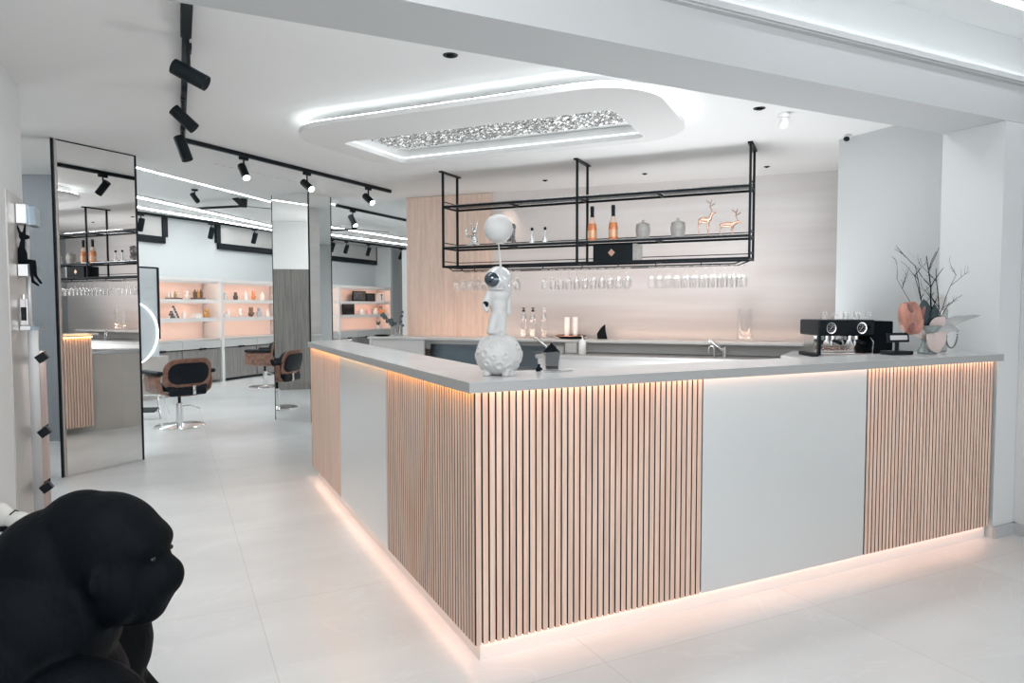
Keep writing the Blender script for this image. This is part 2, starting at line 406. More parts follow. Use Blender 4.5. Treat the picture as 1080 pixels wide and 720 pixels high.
# espresso side counter
t=thing('side_counter','grey side counter under the espresso machine by the right wall','counter')
MB().prism([(4.02,3.40),(4.75,2.96),(5.025,2.96),(5.025,4.0),(4.6,4.12),(4.12,3.8)],1.008,1.048).build('worktop',MATTOP,t)
MB().prism([(4.06,3.43),(4.78,3.0),(5.02,3.0),(5.02,3.95),(4.62,4.05),(4.16,3.76)],0,1.005).build('body',GREIGE,t)

# ================================================================== ESPRESSO MACHINE
em=thing('espresso_machine','black two group espresso machine with chrome trim on the side counter','coffee machine',(4.15,3.495,1.049),R(-28)); em.scale=(.79,.85,.95); bpy.context.view_layer.update()
MB().b2(0,.50,.02,.42,.0,.03,bev=.006).build('base',BLACK,em)
MB().b2(0.02,.48,-.04,.06,.012,.034).build('drip_tray',STEELB,em)
MB().b2(.0,.50,-.02,.40,.165,.285,bev=.012).build('upper_body',BLACK,em)
MB().b2(.03,.48,.16,.38,.03,.17).build('boiler_housing',CHROME,em)
MB().b2(.48,.67,.0,.40,.0,.275,bev=.01).build('side_housing',BLACKM,em)
MB().b2(.0,.022,-.02,.02,.02,.17).build('leg',BLACK,em)
for x in (.105,.375):
    g=MB().cone((x,-.022,.225),(x,-.034,.225),.043,.043,32).build('gauge',CHROME,em,30)
    MB().cone((x,-.033,.225),(x,-.037,.225),.034,.034,32).build('dial',BLACKM,g,30)
    m=MB()
    for k in range(8):
        a=k*PI/4; m.box((x+.024*math.cos(a),-.038,.225+.024*math.sin(a)),(.01,.002,.004),rot=Matrix.Rotation(-a,4,'Y'))
    m.box((x,-.038,.228),(.004,.002,.03),rot=Matrix.Rotation(.6,4,'Y')); m.build('marks',WHITE,g)
for x in (.15,.36):
    h=MB().cone((x,.06,.165),(x,.06,.125),.035,.035,20).build('group_head',CHROME,em,30)
    MB().tube([(x,.05,.13),(x+.01,-.10,.115)],[.011,.014],10).build('portafilter_handle',BLACK,h,40)
    MB().cone((x,.06,.125),(x,.06,.09),.028,.008,16).build('spout',CHROME,h,30)
MB().cone((.45,-.02,.23),(.45,-.05,.23),.014,.012,16).build('steam_knob',BLACK,em,30)
MB().tube([(.46,0,.16),(.47,-.05,.12),(.455,-.06,.03)],.005,8).build('steam_wand',CHROME,em,40)
for i in range(9):                                            # glasses stored on the machine
    x=.10+.05*i+random.uniform(-.006,.006); y=.10+.12*(i%2)
    p=em.matrix_basis@Vector((x,y,.286))
    tag(MB().lathe([(.0,0),(.021,.0),(.026,.055),(.024,.055),(.019,.004),(0,.004)],p,16).build('tumbler',GLASS,None,40),'small clear tumbler upside on top of the espresso machine','glass',group='tumblers on the espresso machine')

# ================================================================== CARD READER SIGN
t=thing('counter_sign','small black framed counter sign on a stand beside the flowers','sign',(3.875,2.70,1.131),R(-12))
MB().b2(-.075,.075,-.05,.05,0,.022,bev=.004).build('base',BLACK,t)
MB().box((0,.0,.05),(.02,.012,.07)).build('stem',BLACK,t)
MB().box((0,-.006,.10),(.15,.012,.055),rot=Matrix.Rotation(R(-8),4,'X')).build('frame',BLACK,t)
MB().box((0,-.014,.10),(.12,.003,.027),rot=Matrix.Rotation(R(-8),4,'X')).build('panel',mat('sign_pale',(.55,.53,.55),.5),t)
# ================================================================== FLOWERS
fl=thing('flower_arrangement','gift bouquet of a large salmon bloom, black twigs and silver leaves','flowers',(4.10,2.66,1.131),R(-20))
MB().lathe([(0,0),(.05,0),(.055,.01),(.035,.05),(.03,.08),(.05,.13),(.075,.17),(.07,.17),(.045,.13),(0,.12)],n=24).build('vase',mat('glass_vase',(.30,.34,.34),.1,.3),fl,50)
SALM=mat('salmon_bloom',(.42,.19,.145),.6,var=.6,vscale=16,stretch=(1,1,.35))
m=MB()
for i in range(9):                                           # big rounded petals of the bloom, leaning left
    a=i*2*PI/9; M=Matrix.Translation((-.135,-.03,.215))@Matrix.Rotation(R(-12),4,'Y')@Matrix.Rotation(a,4,'Z')
    q=bmesh.ops.create_icosphere(m.bm,subdivisions=3,radius=1.)
    for v in q['verts']:
        c=v.co; v.co=M@Vector((.040+.028*c.x-.012*c.z*c.z,.045*c.y,.098*c.z))
organic(m,'bloom',SALM,fl,.006,3)
m=MB()
for x,z,rx in ((-.175,.27,-.5),(-.095,.25,.3),(-.115,.20,.7),(-.16,.17,.2)):
    m.ell((x,-.082,z),(.012,.010,.040),(0,rx,0),2)
m.build('dark_petals',mat('plum_petal',(.20,.09,.08),.6),fl,60)
def leaf(m,a,b,w,bend=.02,n=8,up=Vector((0,-1,.3))):
    a=Vector(a);b=Vector(b);d=b-a; s=d.cross(up).normalized()
    L=[];C=[];Rr=[]
    for i in range(n+1):
        t=i/n; p=a.lerp(b,t)+Vector((0,0,1))*bend*math.sin(PI*t); ww=w*math.sin(PI*min(1,.06+t*.94))**.7
        L.append(m.bm.verts.new(p-s*ww)); C.append(m.bm.verts.new(p+up.normalized()*ww*.25)); Rr.append(m.bm.verts.new(p+s*ww))
    for i in range(n):
        m.bm.faces.new((L[i],L[i+1],C[i+1],C[i])); m.bm.faces.new((C[i],C[i+1],Rr[i+1],Rr[i]))
m=MB(); leaf(m,(-.01,0,.14),(-.04,-.01,.33),.05,.0); leaf(m,(.03,0,.12),(.04,0,.30),.035,.01)
m.build('dark_leaf',mat('dark_green_leaf',(.02,.04,.045),.4),fl,60)
m=MB(); leaf(m,(.03,-.02,.13),(.33,-.02,.23),.018,.02); leaf(m,(.03,-.02,.12),(.22,-.05,.22),.03,.02); leaf(m,(.0,-.03,.12),(.16,-.06,.14),.03,.03)
m.build('silver_leaf',mat('silver_leaf',(.36,.36,.36),.45,.2),fl,60)
m=MB()
for x0,y0,x1,z1,hh in ((-.06,-.04,-.20,.17,.05),(-.02,-.05,.07,.22,.04),(.0,-.04,.12,.16,.05)):
    leaf(m,(0,-.02,.10),(x1,y0,z1),hh,.02)
leaf(m,(-.03,-.05,.03),(.06,-.07,.13),.05,.0); leaf(m,(.05,-.05,.02),(-.06,-.07,.12),.05,0)
m.build('wrapping',mat('blush_paper',(.52,.43,.41),.6),fl,60)
m=MB(); rnd=random.Random(3)
def twig(p,d,L,r,dep):
    pts=[Vector(p)]; dd=Vector(d).normalized()
    for i in range(5):
        dd=(dd+Vector((rnd.uniform(-.12,.12),rnd.uniform(-.08,.08),.03))).normalized(); pts.append(pts[-1]+dd*L/5)
    m.tube(pts,[r*(1-.12*i) for i in range(6)],5)
    if dep:
        for k in range(4):
            q=pts[rnd.randint(1,5)]; twig(q,(dd.x+rnd.choice((-1,1))*rnd.uniform(.5,1.),dd.y+rnd.uniform(-.3,.3),dd.z*.9),L*rnd.uniform(.25,.42),r*.55,dep-1)
twig((.03,0,.12),(.0,0,1),.47,.006,1); twig((.05,0,.12),(.16,0,1),.40,.0045,2); twig((.01,0,.12),(-.2,0,1),.42,.004,2); twig((0,0,.12),(-.12,0,1),.36,.004,2); twig((.04,0,.14),(.3,0,1),.36,.003,2); twig((-.03,0,.15),(-.4,.1,1),.34,.0028,2)
m.build('black_twigs',BLACKM,fl)
m=MB(); rnd=random.Random(5)
twig((-.04,0,.2),(-.38,0,1),.38,.0022,2); twig((-.02,0,.2),(-.22,0,1),.42,.002,2)
m.build('pale_twigs',mat('pale_twig',(.5,.5,.5),.5),fl)
t=thing('candle_holder','small grey candle figure standing behind the silver leaf','candle holder',(4.33,2.73,1.131))
MB().b2(-.035,.035,-.03,.03,0,.27,bev=.01).build('block',mat('grey_mirror_block',(.5,.5,.49),.2,.5),t)
MB().lathe([(0,.27),(.03,.27),(.032,.34),(.012,.36),(0,.36)],n=20).build('candle',mat('grey_wax',(.45,.45,.44),.5),t,40)
m=MB(); pts=[]
for i in range(26):
    a=i/25*PI; pts.append((.035*math.cos(a),0,-.10*math.sin(a)**.8))
for i,p in enumerate(pts): m.ell((p[0],p[1],p[2]),(.006,.006,.006),None,1)
o=tag(m.build('bead_chain',mat('grey_beads',(.2,.2,.2),.3,.6),None,60),'grey bead necklace hanging in a loop below the silver leaf','necklace'); o.location=(4.235,2.60,1.265); o.rotation_euler=(0,0,R(-26))

# ================================================================== ASTRONAUT FIGURINE
AW=mat('figurine_white',(.50,.50,.495),.45,bump=.05,bscale=40)
af=thing('astronaut_figurine','pale grey astronaut figurine standing on a cratered moon with a balloon','figurine',(1.245,2.66,1.131),R(-26))
m=MB().ell((0,0,.088),(.098,.098,.090),None,4)
rnd=random.Random(2)
crat=[]
for i in range(160):
    z=rnd.uniform(-.7,.8); a=rnd.uniform(0,2*PI); q=math.sqrt(1-z*z); d=Vector((q*math.cos(a),q*math.sin(a),z))
    if all((d-c[0]).length>.42 for c in crat): crat.append((d,rnd.uniform(.10,.19)))
m.bm.verts.ensure_lookup_table()
for v in m.bm.verts:
    p=v.co-Vector((0,0,.088)); n=Vector((p.x/.098,p.y/.098,p.z/.09)).normalized()
    for d,rr in crat:
        q=math.acos(max(-1,min(1,n.dot(d))))
        v.co+=n*(.0035*math.exp(-((q-rr)/.035)**2)-.003*math.exp(-(q/(rr*.7))**4))
for d,rr in crat: m.torus(Vector((.098*d.x,.098*d.y,.088*0+.09*d.z))*math.cos(rr)*1.01+Vector((0,0,.088)),.098*rr,.0042,20,6,orient(d))
for x,y in ((-.05,-.03),(.05,-.03),(0,.05),(-.03,.04),(.03,-.05)): m.cone((x,y,0),(x,y,.03),.018,.014,12)
organic(m,'moon_base',AW,af,.0028,1)
m=MB()
m.ell((.0,0,.295),(.038,.034,.05)); m.ell((.0,0,.335),(.045,.036,.036)); m.ell((0,0,.26),(.035,.033,.03))
m.cap((.012,-.006,.25),(.014,-.006,.17),.024,.02); m.cap((-.015,-.01,.25),(-.028,-.02,.20),.023,.02); m.cap((-.028,-.02,.20),(-.018,.0,.165),.02,.018)
m.ell((-.03,-.02,.185),(.024,.018,.016)); m.ell((.012,-.016,.172),(.022,.028,.014))
m.cap((-.042,-.006,.34),(-.056,-.02,.30),.016,.014); m.cap((-.056,-.02,.30),(-.05,-.03,.275),.015,.013)
m.cap((.042,0,.345),(.03,-.03,.375),.016,.013); m.cap((.03,-.03,.375),(.012,-.045,.41),.013,.012)
organic(m,'suit',AW,af,.005,2)
m=MB().box((.028,.022,.30),(.05,.045,.10),None,.012); m.box((.028,.022,.355),(.04,.035,.02),None,.006); m.build('backpack',AW,af,60)
MB().ell((0,0,.405),(.056,.054,.053),None,4).build('helmet',mat('helmet_clear',(.62,.63,.63),.12,.35),af,180)
MB().ell((-.018,-.022,.402),(.042,.038,.034),(0,0,.4),4).build('visor',mat('visor_chrome',(.10,.12,.14),.06,.9),af,180)
m=MB().torus((-.02,-.025,.402),.038,.004,28,6,orient((-.6,-.75,.05))); m.torus((0,0,.362),.034,.006,24,8); m.build('visor_ring',AW,af,60)
MB().cone((-.056,-.036,.298),(-.052,-.030,.298),.013,.013,16).build('mission_patch',BLACK,af,30)
MB().tube([(.012,-.045,.41),(.008,-.04,.47),(.0,-.02,.555)],[.007,.004,.002],8).build('balloon_string',AW,af,40)
MB().ell((0,-.02,.612),(.060,.060,.060),None,4).build('balloon',AW,af,180)
# napkin glass
t=thing('napkin_holder','clear glass holder with folded black napkins beside the astronaut figurine','napkin holder',(1.54,2.73,1.131),R(-20))
MB().b2(-.032,.032,-.032,.032,.0,.006).b2(-.034,-.031,-.032,.032,.0,.085).b2(.031,.034,-.032,.032,0,.085).b2(-.032,.032,-.034,-.031,0,.085).b2(-.032,.032,.031,.034,0,.085).build('glass_box',GLASS,t)
m=MB().prism([(-.026,.007),(.026,.007),(.034,.06),(.038,.085),(.0,.125),(-.036,.085),(-.03,.06)],-.012,.0,Matrix.Rotation(PI/2,4,'X')); m.build('napkin',BLACKM,t)
m=MB().prism([(-.024,.007),(.028,.007),(.03,.08),(.015,.112),(-.028,.088)],.004,.016,Matrix.Rotation(PI/2,4,'X')); m.build('napkin',BLACKM,t)
t=tag(MB().lathe([(0,0),(.014,0),(.016,.012),(.006,.02),(.007,.03),(0,.033)],(1.475,2.73,1.131),16).build('figurine',BLACKM,None,40),'tiny black knob figure between moon base and napkin glass','figurine')
tag(MB().b2(1.462,1.60,2.645,2.69,1.131,1.139,bev=.002).build('glass_coaster',GLASSB),'thin clear glass coaster in front of the napkin glass','coaster')

# ================================================================== BACK BAR ITEMS
def bottle3(s,lab,clip):
    t=thing('carafe',lab,'bottle',BB(s,.2,1.053),brz)
    MB().lathe([(0,0),(.038,0),(.042,.01),(.042,.17),(.035,.22),(.016,.27),(.014,.31),(.012,.31),(.012,.272),(.031,.22),(.038,.17),(.038,.012),(0,.012)],n=24).build('glass_body',GLASS,t,50)
    MB().lathe([(0,.012),(.036,.012),(.037,.10 if clip else .03),(0,.10 if clip else .03)],n=20).build('contents',mat('pale_liquid',(.7,.66,.63),.2) if 'pale_liquid' not in MATS else MATS['pale_liquid'],t,50)
    MB().lathe([(.030,.222),(.034,.225),(.019,.275),(.016,.275)],n=20).build('neck_label',STEELB,t,50)
    MB().lathe([(0,.305),(.018,.305),(.02,.32),(.008,.325),(.006,.34),(.02,.345),(.02,.352),(0,.352)],n=16).build('stopper',BLACK if clip else WHITE,t,40)
bottle3(1.63,'clear glass carafe with black stopper, leftmost on the back bar',True)
bottle3(1.745,'clear glass carafe with black stopper, middle of the three on the back bar',True)
bottle3(1.885,'clear glass carafe with white stopper beside two black stoppered ones',False)
t=thing('serving_tray','round black serving tray holding paper cups on the back bar','tray',BB(2.22,.25,1.053))
MB().lathe([(0,.0),(.12,.0),(.13,.01),(.175,.028),(.18,.032),(.172,.036),(.125,.018),(0,.014)],n=40).build('tray_body',BLACKM,t,40)
MB().lathe([(.17,.034),(.182,.034),(.182,.040),(.17,.040)],n=40).build('rim',WALNUT,t,40)
for j,(dx,dy) in enumerate(((-.04,.02),(.045,-.02))):
    for k in range(6):
        tag(MB().lathe([(0,.0),(.024,.0),(.034,.095),(.037,.097),(.037,.101),(.033,.1),(.022,.004),(0,.004)],BB(2.22+dx,.25+dy,1.0700+.025*k),18).build('paper_cup',WHITE,None,40),('white paper cup in the left stack on the black tray','white paper cup in the right stack on the black tray')[j],'cup',group=('left paper cup stack','right paper cup stack')[j])
m=MB(); q=BB(2.58,.22,1.053)
m.prism([(-.055,0),(.055,0),(.035,.09),(.03,.165),(-.02,.12),(-.06,.06)],-.01,.01,Matrix.Translation(q)@rotz(brz)@Matrix.Rotation(PI/2,4,'X')).prism([(-.05,0),(.05,0),(.02,.07)],-.03,-.012,Matrix.Translation(q)@rotz(brz)@Matrix.Rotation(PI/2,4,'X'))
tag(m.build('folded_napkin',BLACKM),'black folded napkin standing upright right of the cup tray','napkin')
tag(MB().lathe([(0,0),(.085,0),(.088,.008),(.08,.34),(.077,.34),(.083,.012),(0,.012)],BB(4.10,.2,1.053),32).build('glass_vase',GLASS,None,50),'tall clear empty glass vase at the right of the back bar','vase')
def plantvase():
    p=BB(-.04,.24,1.053); t=thing('eucalyptus_vase','clear glass vase with dark eucalyptus branch on the left end of the back bar','plant',p)
    MB().lathe([(0,0),(.035,0),(.03,.06),(.045,.13),(.042,.13),(.027,.06),(.03,.01),(0,.01)],n=20).build('glass_vase',GLASS,t,50)
    m=MB(); pts=[(0,0,.01),(-.02,0,.12),(-.08,0,.2),(-.16,0,.24),(-.2,0,.26)]; m.tube(pts,.003,5); m.tube([(0,0,.01),(.03,0,.16),(.05,0,.29)],.003,5); m.build('stems',BLACKM,t)
    m=MB(); rr=random.Random(4)
    for i in range(14):
        k=rr.random(); x=-.03-.17*k; z=.15+.12*k; leaf(m,(x,0,z),(x+rr.uniform(-.05,.07),rr.uniform(-.04,.04),z+rr.uniform(-.06,.05)),.026,.0)
    for x,z in ((.05,.29),(.045,.24),(.03,.17),(.055,.12),(-.2,.26)): leaf(m,(x,0,z),(x+.03,0,z+.02),.018,0)
    m.build('leaves',mat('eucalyptus',(.07,.11,.12),.6),t,60)
plantvase()
tag(MB().lathe([(0,0),(.06,0),(.10,.012),(.104,.018),(.06,.008),(0,.008)],BB(-.19,.36,1.053),28).build('plate',BLACKM,None,40),'small black dish on the far left corner of the back bar','plate')
# sink things on the worktop
def faucet(s,off,lab,mir=1):
    t=thing('kitchen_tap',lab,'tap',BB(s,off,.901),brz)
    MB().cone((0,0,0),(0,0,.11),.022,.02,18).build('body',CHROME,t,30)
    MB().tube([(0,0,.05),(-.05*mir,-.03,.10),(-.13*mir,-.05,.17)],[.016,.014,.012],12).build('spout',CHROME,t,40)
    MB().box((-.14*mir,-.053,.165),(.03,.03,.025),None,.006).build('aerator',CHROME,t,30)
faucet(2.05,.55,'chrome angled tap at the sink behind the astronaut figurine')
faucet(3.92,.55,'chrome angled tap behind the middle of the front counter')
t=thing('drinking_tap','small curved chrome tap left of the larger angled tap','tap',BB(3.80,.62,.901),brz)
MB().cone((0,0,0),(0,0,.01),.02,.02,16).build('base',CHROME,t,30)
MB().tube([(0.025,0,0),(.025,0,.09),(.02,0,.108),(0,0,.118),(-.02,0,.108),(-.025,0,.09),(-.025,0,.05)],.007,10).build('spout',CHROME,t,40)
t=thing('soap_dispenser','white pump soap dispenser on the low worktop of the back bar','dispenser',BB(2.45,.60,.9015))
MB().lathe([(0,0),(.036,0),(.04,.01),(.04,.12),(.03,.15),(.012,.16),(.012,.17),(0,.17)],n=24).build('bottle',WHITE,t,50)
MB().tube([(0,0,.168),(0,0,.195),(-.02,0,.2)],.006,8).build('pump',WHITE,t,40)
tag(MB().b2(-.05,.05,-.04,.04,0,.085,bev=.006).build('metal_canister',STEELB),'small steel box beside the sink tap','box'); o=bpy.data.objects['metal_canister']; o.location=BB(2.20,.66,.9015); o.rotation_euler=(0,0,brz)
tag(MB().lathe([(0,0),(.02,0),(.022,.03),(0,.032)],(3.55,2.97+.6,1.049)).build('x',WHITE),'x','x'); bpy.data.objects.remove(bpy.data.objects['x'])
tag(MB().b2(1.93,1.98,-.785,-.6,.9,.91).build('sink_edge',BLACK),'x','x'); bpy.data.objects.remove(bpy.data.objects['sink_edge'])

# ================================================================== HANGING SHELF
S0=Vector((2.548,6.787,0)); S1=Vector((4.441,4.455,0)); sd=(S1-S0).normalized(); MSH=frame(S0,sd); srz=math.atan2(sd.y,sd.x); LS=(S1-S0).length
hs=thing('hanging_shelf','long black metal shelf rack hung from the ceiling over the bar','shelf',(S0.x,S0.y,0),srz)
r=.011
for x in (0,1.455,LS):
    for y in (0,.30): MB().box((x,y,(CT-.012+1.82)/2),(.020,.020,CT-.012-1.82)).build('post',BLACK,hs)
    MB().b2(x-.02,x+.02,-.05,.35,CT-.014,CT-.001).build('ceiling_plate',BLACK,hs)
LV=(1.83,2.02,2.44)
for z in LV:
    m=MB(); 
    m.b2(-.010,LS+.010,-.009,.009,z-.012,z+.009); m.b2(-.010,LS+.010,.291,.309,z-.012,z+.009)
    for x in (0,.73,1.455,2.2,LS): m.b2(x-.009,x+.009,0,.3,z-.012,z+.006)
    m.build('level_frame',BLACK,hs)
    m=MB().b2(0,LS,.296,.304,z+.05,z+.058); m.b2(-.004,.004,0,.3,z+.05,z+.058).b2(LS-.004,LS+.004,0,.3,z+.05,z+.058); m.build('guard_rail',BLACK,hs)
    if z>1.9: MB().b2(.012,LS-.012,.012,.288,z+.0125,z+.02).build('glass_shelf',GLASSB,hs)
MB().tube([(.05,.02,1.82),(.10,.02,1.785),(LS-.12,.02,1.785),(LS-.03,.02,1.82)],.006,8).build('glass_rail',BLACK,hs)
MB().tube([(.05,.28,1.82),(.10,.28,1.785),(LS-.12,.28,1.785),(LS-.03,.28,1.82)],.006,8).build('glass_rail',BLACK,hs)
for x in (.35,.72,1.1,1.5,1.85,2.2,2.6):
    MB().b2(x-.004,x+.004,.016,.024,1.782,1.815).build('rail_hanger',BLACK,hs)
def SH(s,off,z): return MSH@Vector((s,off,z))
Z1=LV[1]+.0205; 
# stem glasses
gp=[(0,0),(.034,.0),(.034,-.003),(.004,-.008),(.0035,-.075),(.012,-.085),(.032,-.115),(.036,-.15),(.030,-.195),(.028,-.195),(.034,-.15),(.030,-.117),(.010,-.088),(0,-.086)]
proto=None
def hg(s,off,lab,grp):
    global proto
    if proto is None:
        proto=MB().lathe(gp,(0,0,0),16).build('wine_glass',GLASS,None,60); o=proto
    else: o=proto.copy(); COL.objects.link(o)
    o.location=SH(s,off,1.778); tag(o,lab,'glass',grp)
for lo,hi,lab,grp in ((.12,.80,'stemmed glass hanging upside down in the left cluster under the black rack','hanging glasses left cluster'),
                 (1.10,1.93,'stemmed glass hanging upside down in the middle cluster under the black rack','hanging glasses middle cluster'),
                 (2.15,2.95,'stemmed glass hanging upside down in the right cluster under the black rack','hanging glasses right cluster')):
    n=int((hi-lo)/.078)
    for row,off in enumerate((.07,.21)):
        for i in range(n+1-row): hg(lo+(hi-lo)*i/n+(.03 if row else 0)*(i<n)-(.03 if row and i==n else 0)*0,off,lab,grp)
# bottles of rose
def rose(s,lab):
    t=thing('rose_wine_bottle',lab,'bottle',SH(s,.15,Z1),srz)
    MB().lathe([(0,0),(.042,0),(.044,.008),(.044,.12),(.038,.16),(.02,.21),(.016,.235),(0,.235)],n=24).build('glass_body',AMBER,t,50)
    MB().lathe([(.0355,.17),(.039,.165),(.02,.212),(.017,.235),(.0165,.24)],n=24).build('shoulder',mat('pale_rose_glass',(.80,.62,.52),.2) if 'pale_rose_glass' not in MATS else MATS['pale_rose_glass'],t,50)
    MB().lathe([(.0,.33),(.017,.33),(.019,.31),(.017,.255),(.0185,.225),(0,.225)],n=20).build('foil_cap',BLACK,t,50)
    MB().lathe([(.0447,.03),(.0452,.03),(.0452,.10),(.0447,.10)],n=24).build('bottle_label',mat('gold_label',(.72,.42,.25),.35,.4) if 'gold_label' not in MATS else MATS['gold_label'],t,50)
rose(1.555,'rose wine bottle with black cap, left of the pair by the middle post'); rose(1.762,'rose wine bottle with black cap, right of the pair nearer the grey jars')
def jar(s,lab):
    t=thing('lidded_jar',lab,'jar',SH(s,.15,Z1))
    MB().lathe([(0,0),(.045,0),(.055,.01),(.066,.06),(.066,.105),(.06,.125),(0,.125)],n=28).build('body',mat('stone_grey',(.40,.385,.37),.35,var=.15,vscale=20) if 'stone_grey' not in MATS else MATS['stone_grey'],t,40)
    MB().lathe([(0,.125),(.062,.125),(.062,.135),(.03,.15),(.012,.153),(.01,.165),(.014,.175),(0,.178)],n=28).build('lid',MATS['stone_grey'],t,40)
jar(2.046,'grey stone jar with knob lid beside the wine bottles'); jar(2.368,'grey stone jar with knob lid beside the copper deer')
def deer(s,head_up,lab):
    C=mat('copper_deer',(.82,.52,.40),.2,.7) if 'copper_deer' not in MATS else MATS['copper_deer']
    t=thing('deer_figurine',lab,'figurine',SH(s,.15,Z1),srz+(0.2 if head_up else .1))
    m=MB()
    if head_up:
        m.ell((0,0,.145),(.055,.024,.03)); m.cap((.045,0,.15),(.07,0,.21),.02,.012); m.cap((.07,0,.21),(.10,0,.205),.014,.007)
        for x,y in ((-.04,-.012),(-.042,.012),(.035,-.012),(.04,.012)): m.cap((x,y,.13),(x-.006,y,.07),.011,.006); m.cap((x-.006,y,.07),(x,y,.005),.006,.005)
        hx,hz=.068,.225
    else:
        m.ell((0,0,.095),(.07,.024,.026)); m.cap((.055,0,.10),(.095,0,.12),.018,.012); m.cap((.095,0,.12),(.12,0,.108),.012,.007)
        for x,y in ((-.05,-.012),(-.055,.012),(.045,-.012),(.05,.012)): m.cap((x,y,.085),(x-.01,y,.045),.010,.006); m.cap((x-.01,y,.045),(x,y,.005),.006,.005)
        hx,hz=.088,.13
    organic(m,'body',C,t,.005,2)
    m=MB()
    for sgn in (-1,1):
        m.tube([(hx,0,hz),(hx-.02,sgn*.02,hz+.04),(hx-.005,sgn*.035,hz+.095)],.003,6)
        m.tube([(hx-.02,sgn*.02,hz+.04),(hx+.025,sgn*.025,hz+.065)],.0025,6); m.tube([(hx-.012,sgn*.028,hz+.065),(hx-.05,sgn*.035,hz+.09)],.0025,6)
    m.build('antlers',C,t)
deer(2.60,True,'standing copper deer figurine with raised head on the black shelf'); deer(2.80,False,'low crouching copper deer figurine at the right end of the shelf')
# black box lower level
t=thing('gift_box','black presentation box with copper diamond emblem on the lowest shelf','box',SH(1.79,.15,1.8425),srz)
MB().b2(-.19,.19,-.11,.11,0,.15,bev=.004).build('box_body',BLACK,t)
MB().prism([(-.035,0),(0,.035),(.035,0),(0,-.035)],.0,.004,Matrix.Translation((-.01,-.1105,.075))@Matrix.Rotation(PI/2,4,'X')).build('emblem',MATS['copper_deer'],t)
MB().b2(.191,.225,-.11,.11,0,.15).build('sleeve',MATS['stone_grey'],t)
# silver things left half
def rabbit(s,lab,sc=1.,rz=0):
    t=thing('silver_rabbit',lab,'figurine',SH(s,.15,Z1),srz+rz)
    m=MB(); m.ell((0,0,.05*sc),(.03*sc,.03*sc,.05*sc)); m.ell((0,0,.125*sc),(.025*sc,.024*sc,.027*sc))
    m.cap((-.01*sc,0,.14*sc),(-.035*sc,0,.21*sc),.010*sc,.006*sc); m.cap((.012*sc,0,.14*sc),(.03*sc,0,.205*sc),.010*sc,.006*sc)
    m.cap((-.025*sc,0,.08*sc),(-.07*sc,-.01,.09*sc),.012*sc,.01*sc); m.cap((-.07*sc,-.01,.09*sc),(-.085*sc,-.01,.15*sc),.01*sc,.008*sc)
    m.cap((-.02*sc,-.02,.02*sc),(-.05*sc,-.03,.01*sc),.014*sc,.012*sc); m.cap((.02*sc,-.02,.02*sc),(.05*sc,-.03,.01*sc),.014*sc,.012*sc)
    organic(m,'body',mat('faceted_silver',(.75,.76,.76),.18,.9,bump=1.,bscale=70) if 'faceted_silver' not in MATS else MATS['faceted_silver'],t,.005,1)
rabbit(.285,'glittering silver rabbit figurine waving at the left of the shelf',1.2)
rabbit(.58,'low glittering silver figurine partly behind the balloon',.85,.6)
m=MB()
for i in range(22): 
    a=i*2.4; z=.01+.16*i/22; m.box((.028*math.cos(a)*(1-.2*(i%3)),.028*math.sin(a),z+.015),(.034,.034,.03),rot=Euler((a,a*.7,a)).to_matrix().to_4x4())
o=tag(m.build('crystal_tree',mat('crystal_cluster',(.35,.33,.33),.2,.7)),'rough grey crystal pillar beside the balloon on the shelf','crystal'); o.location=SH(.70,.15,Z1+.013)
def cruet(s,lab):
    t=thing('glass_decanter',lab,'decanter',SH(s,.15,Z1))
    MB().lathe([(0,0),(.024,0),(.027,.01),(.022,.05),(.008,.08),(.007,.125),(.012,.13),(0,.13)],n=18).build('body',CRYSTAL,t,40)
    MB().lathe([(0,.13),(.012,.132),(.016,.145),(.010,.16),(0,.162)],n=14).build('stopper',BLACK,t,40)
cruet(.93,'small clear decanter with dark stopper nearer the crystal pillar'); cruet(1.07,'small clear decanter with dark stopper nearer the middle post')

# ================================================================== CEILING RING FIXTURE
RC=Vector((.0,0,0)); 
MR=Matrix(((V.x,U.x,0,0),(V.y,U.y,0,0),(0,0,1,0),(0,0,0,1)))     # local x=s, y=t
def rrect(x0,x1,y0,y1,rad,n=10):
    P=[]
    for cx,cy,a0 in ((x1-rad,y1-rad,0),(x0+rad,y1-rad,90),(x0+rad,y0+rad,180),(x1-rad,y0+rad,270)):
        for i in range(n+1):
            a=R(a0+90*i/n); P.append((cx+rad*math.cos(a),cy+rad*math.sin(a)))
    return P
cf=thing('ceiling_light_feature','floating rounded rectangular ceiling panel with light cove and crystal centre','ceiling light')
def ringmesh(o_,i_,z0,z1,name,mt):
    m=MB(); bm=m.bm; n=len(o_)
    a=[bm.verts.new(MR@Vector((x,y,z0))) for x,y in o_]; b=[bm.verts.new(MR@Vector((x,y,z0))) for x,y in i_]
    c=[bm.verts.new(MR@Vector((x,y,z1))) for x,y in o_]; d=[bm.verts.new(MR@Vector((x,y,z1))) for x,y in i_]
    for k in range(n):
        j=(k+1)%n
        bm.faces.new((a[k],a[j],b[j],b[k])); bm.faces.new((c[k],d[k],d[j],c[j])); bm.faces.new((a[k],c[k],c[j],a[j])); bm.faces.new((b[k],b[j],d[j],d[k]))
    return m.build(name,mt,cf,30)
OUT=rrect(-3.73,-.98,3.94,5.40,.42); INN=rrect(-3.50,-1.33,4.42,5.26,.06)
ringmesh(OUT,INN,2.69,2.725,'floating_panel',mat('feature_paint',(.66,.66,.655),.8))
ringmesh(rrect(-3.715,-.995,3.955,5.385,.405),rrect(-3.705,-1.005,3.965,5.375,.395),2.727,2.734,'light_strip',emis('cove_led2',(.93,.98,1),9.))
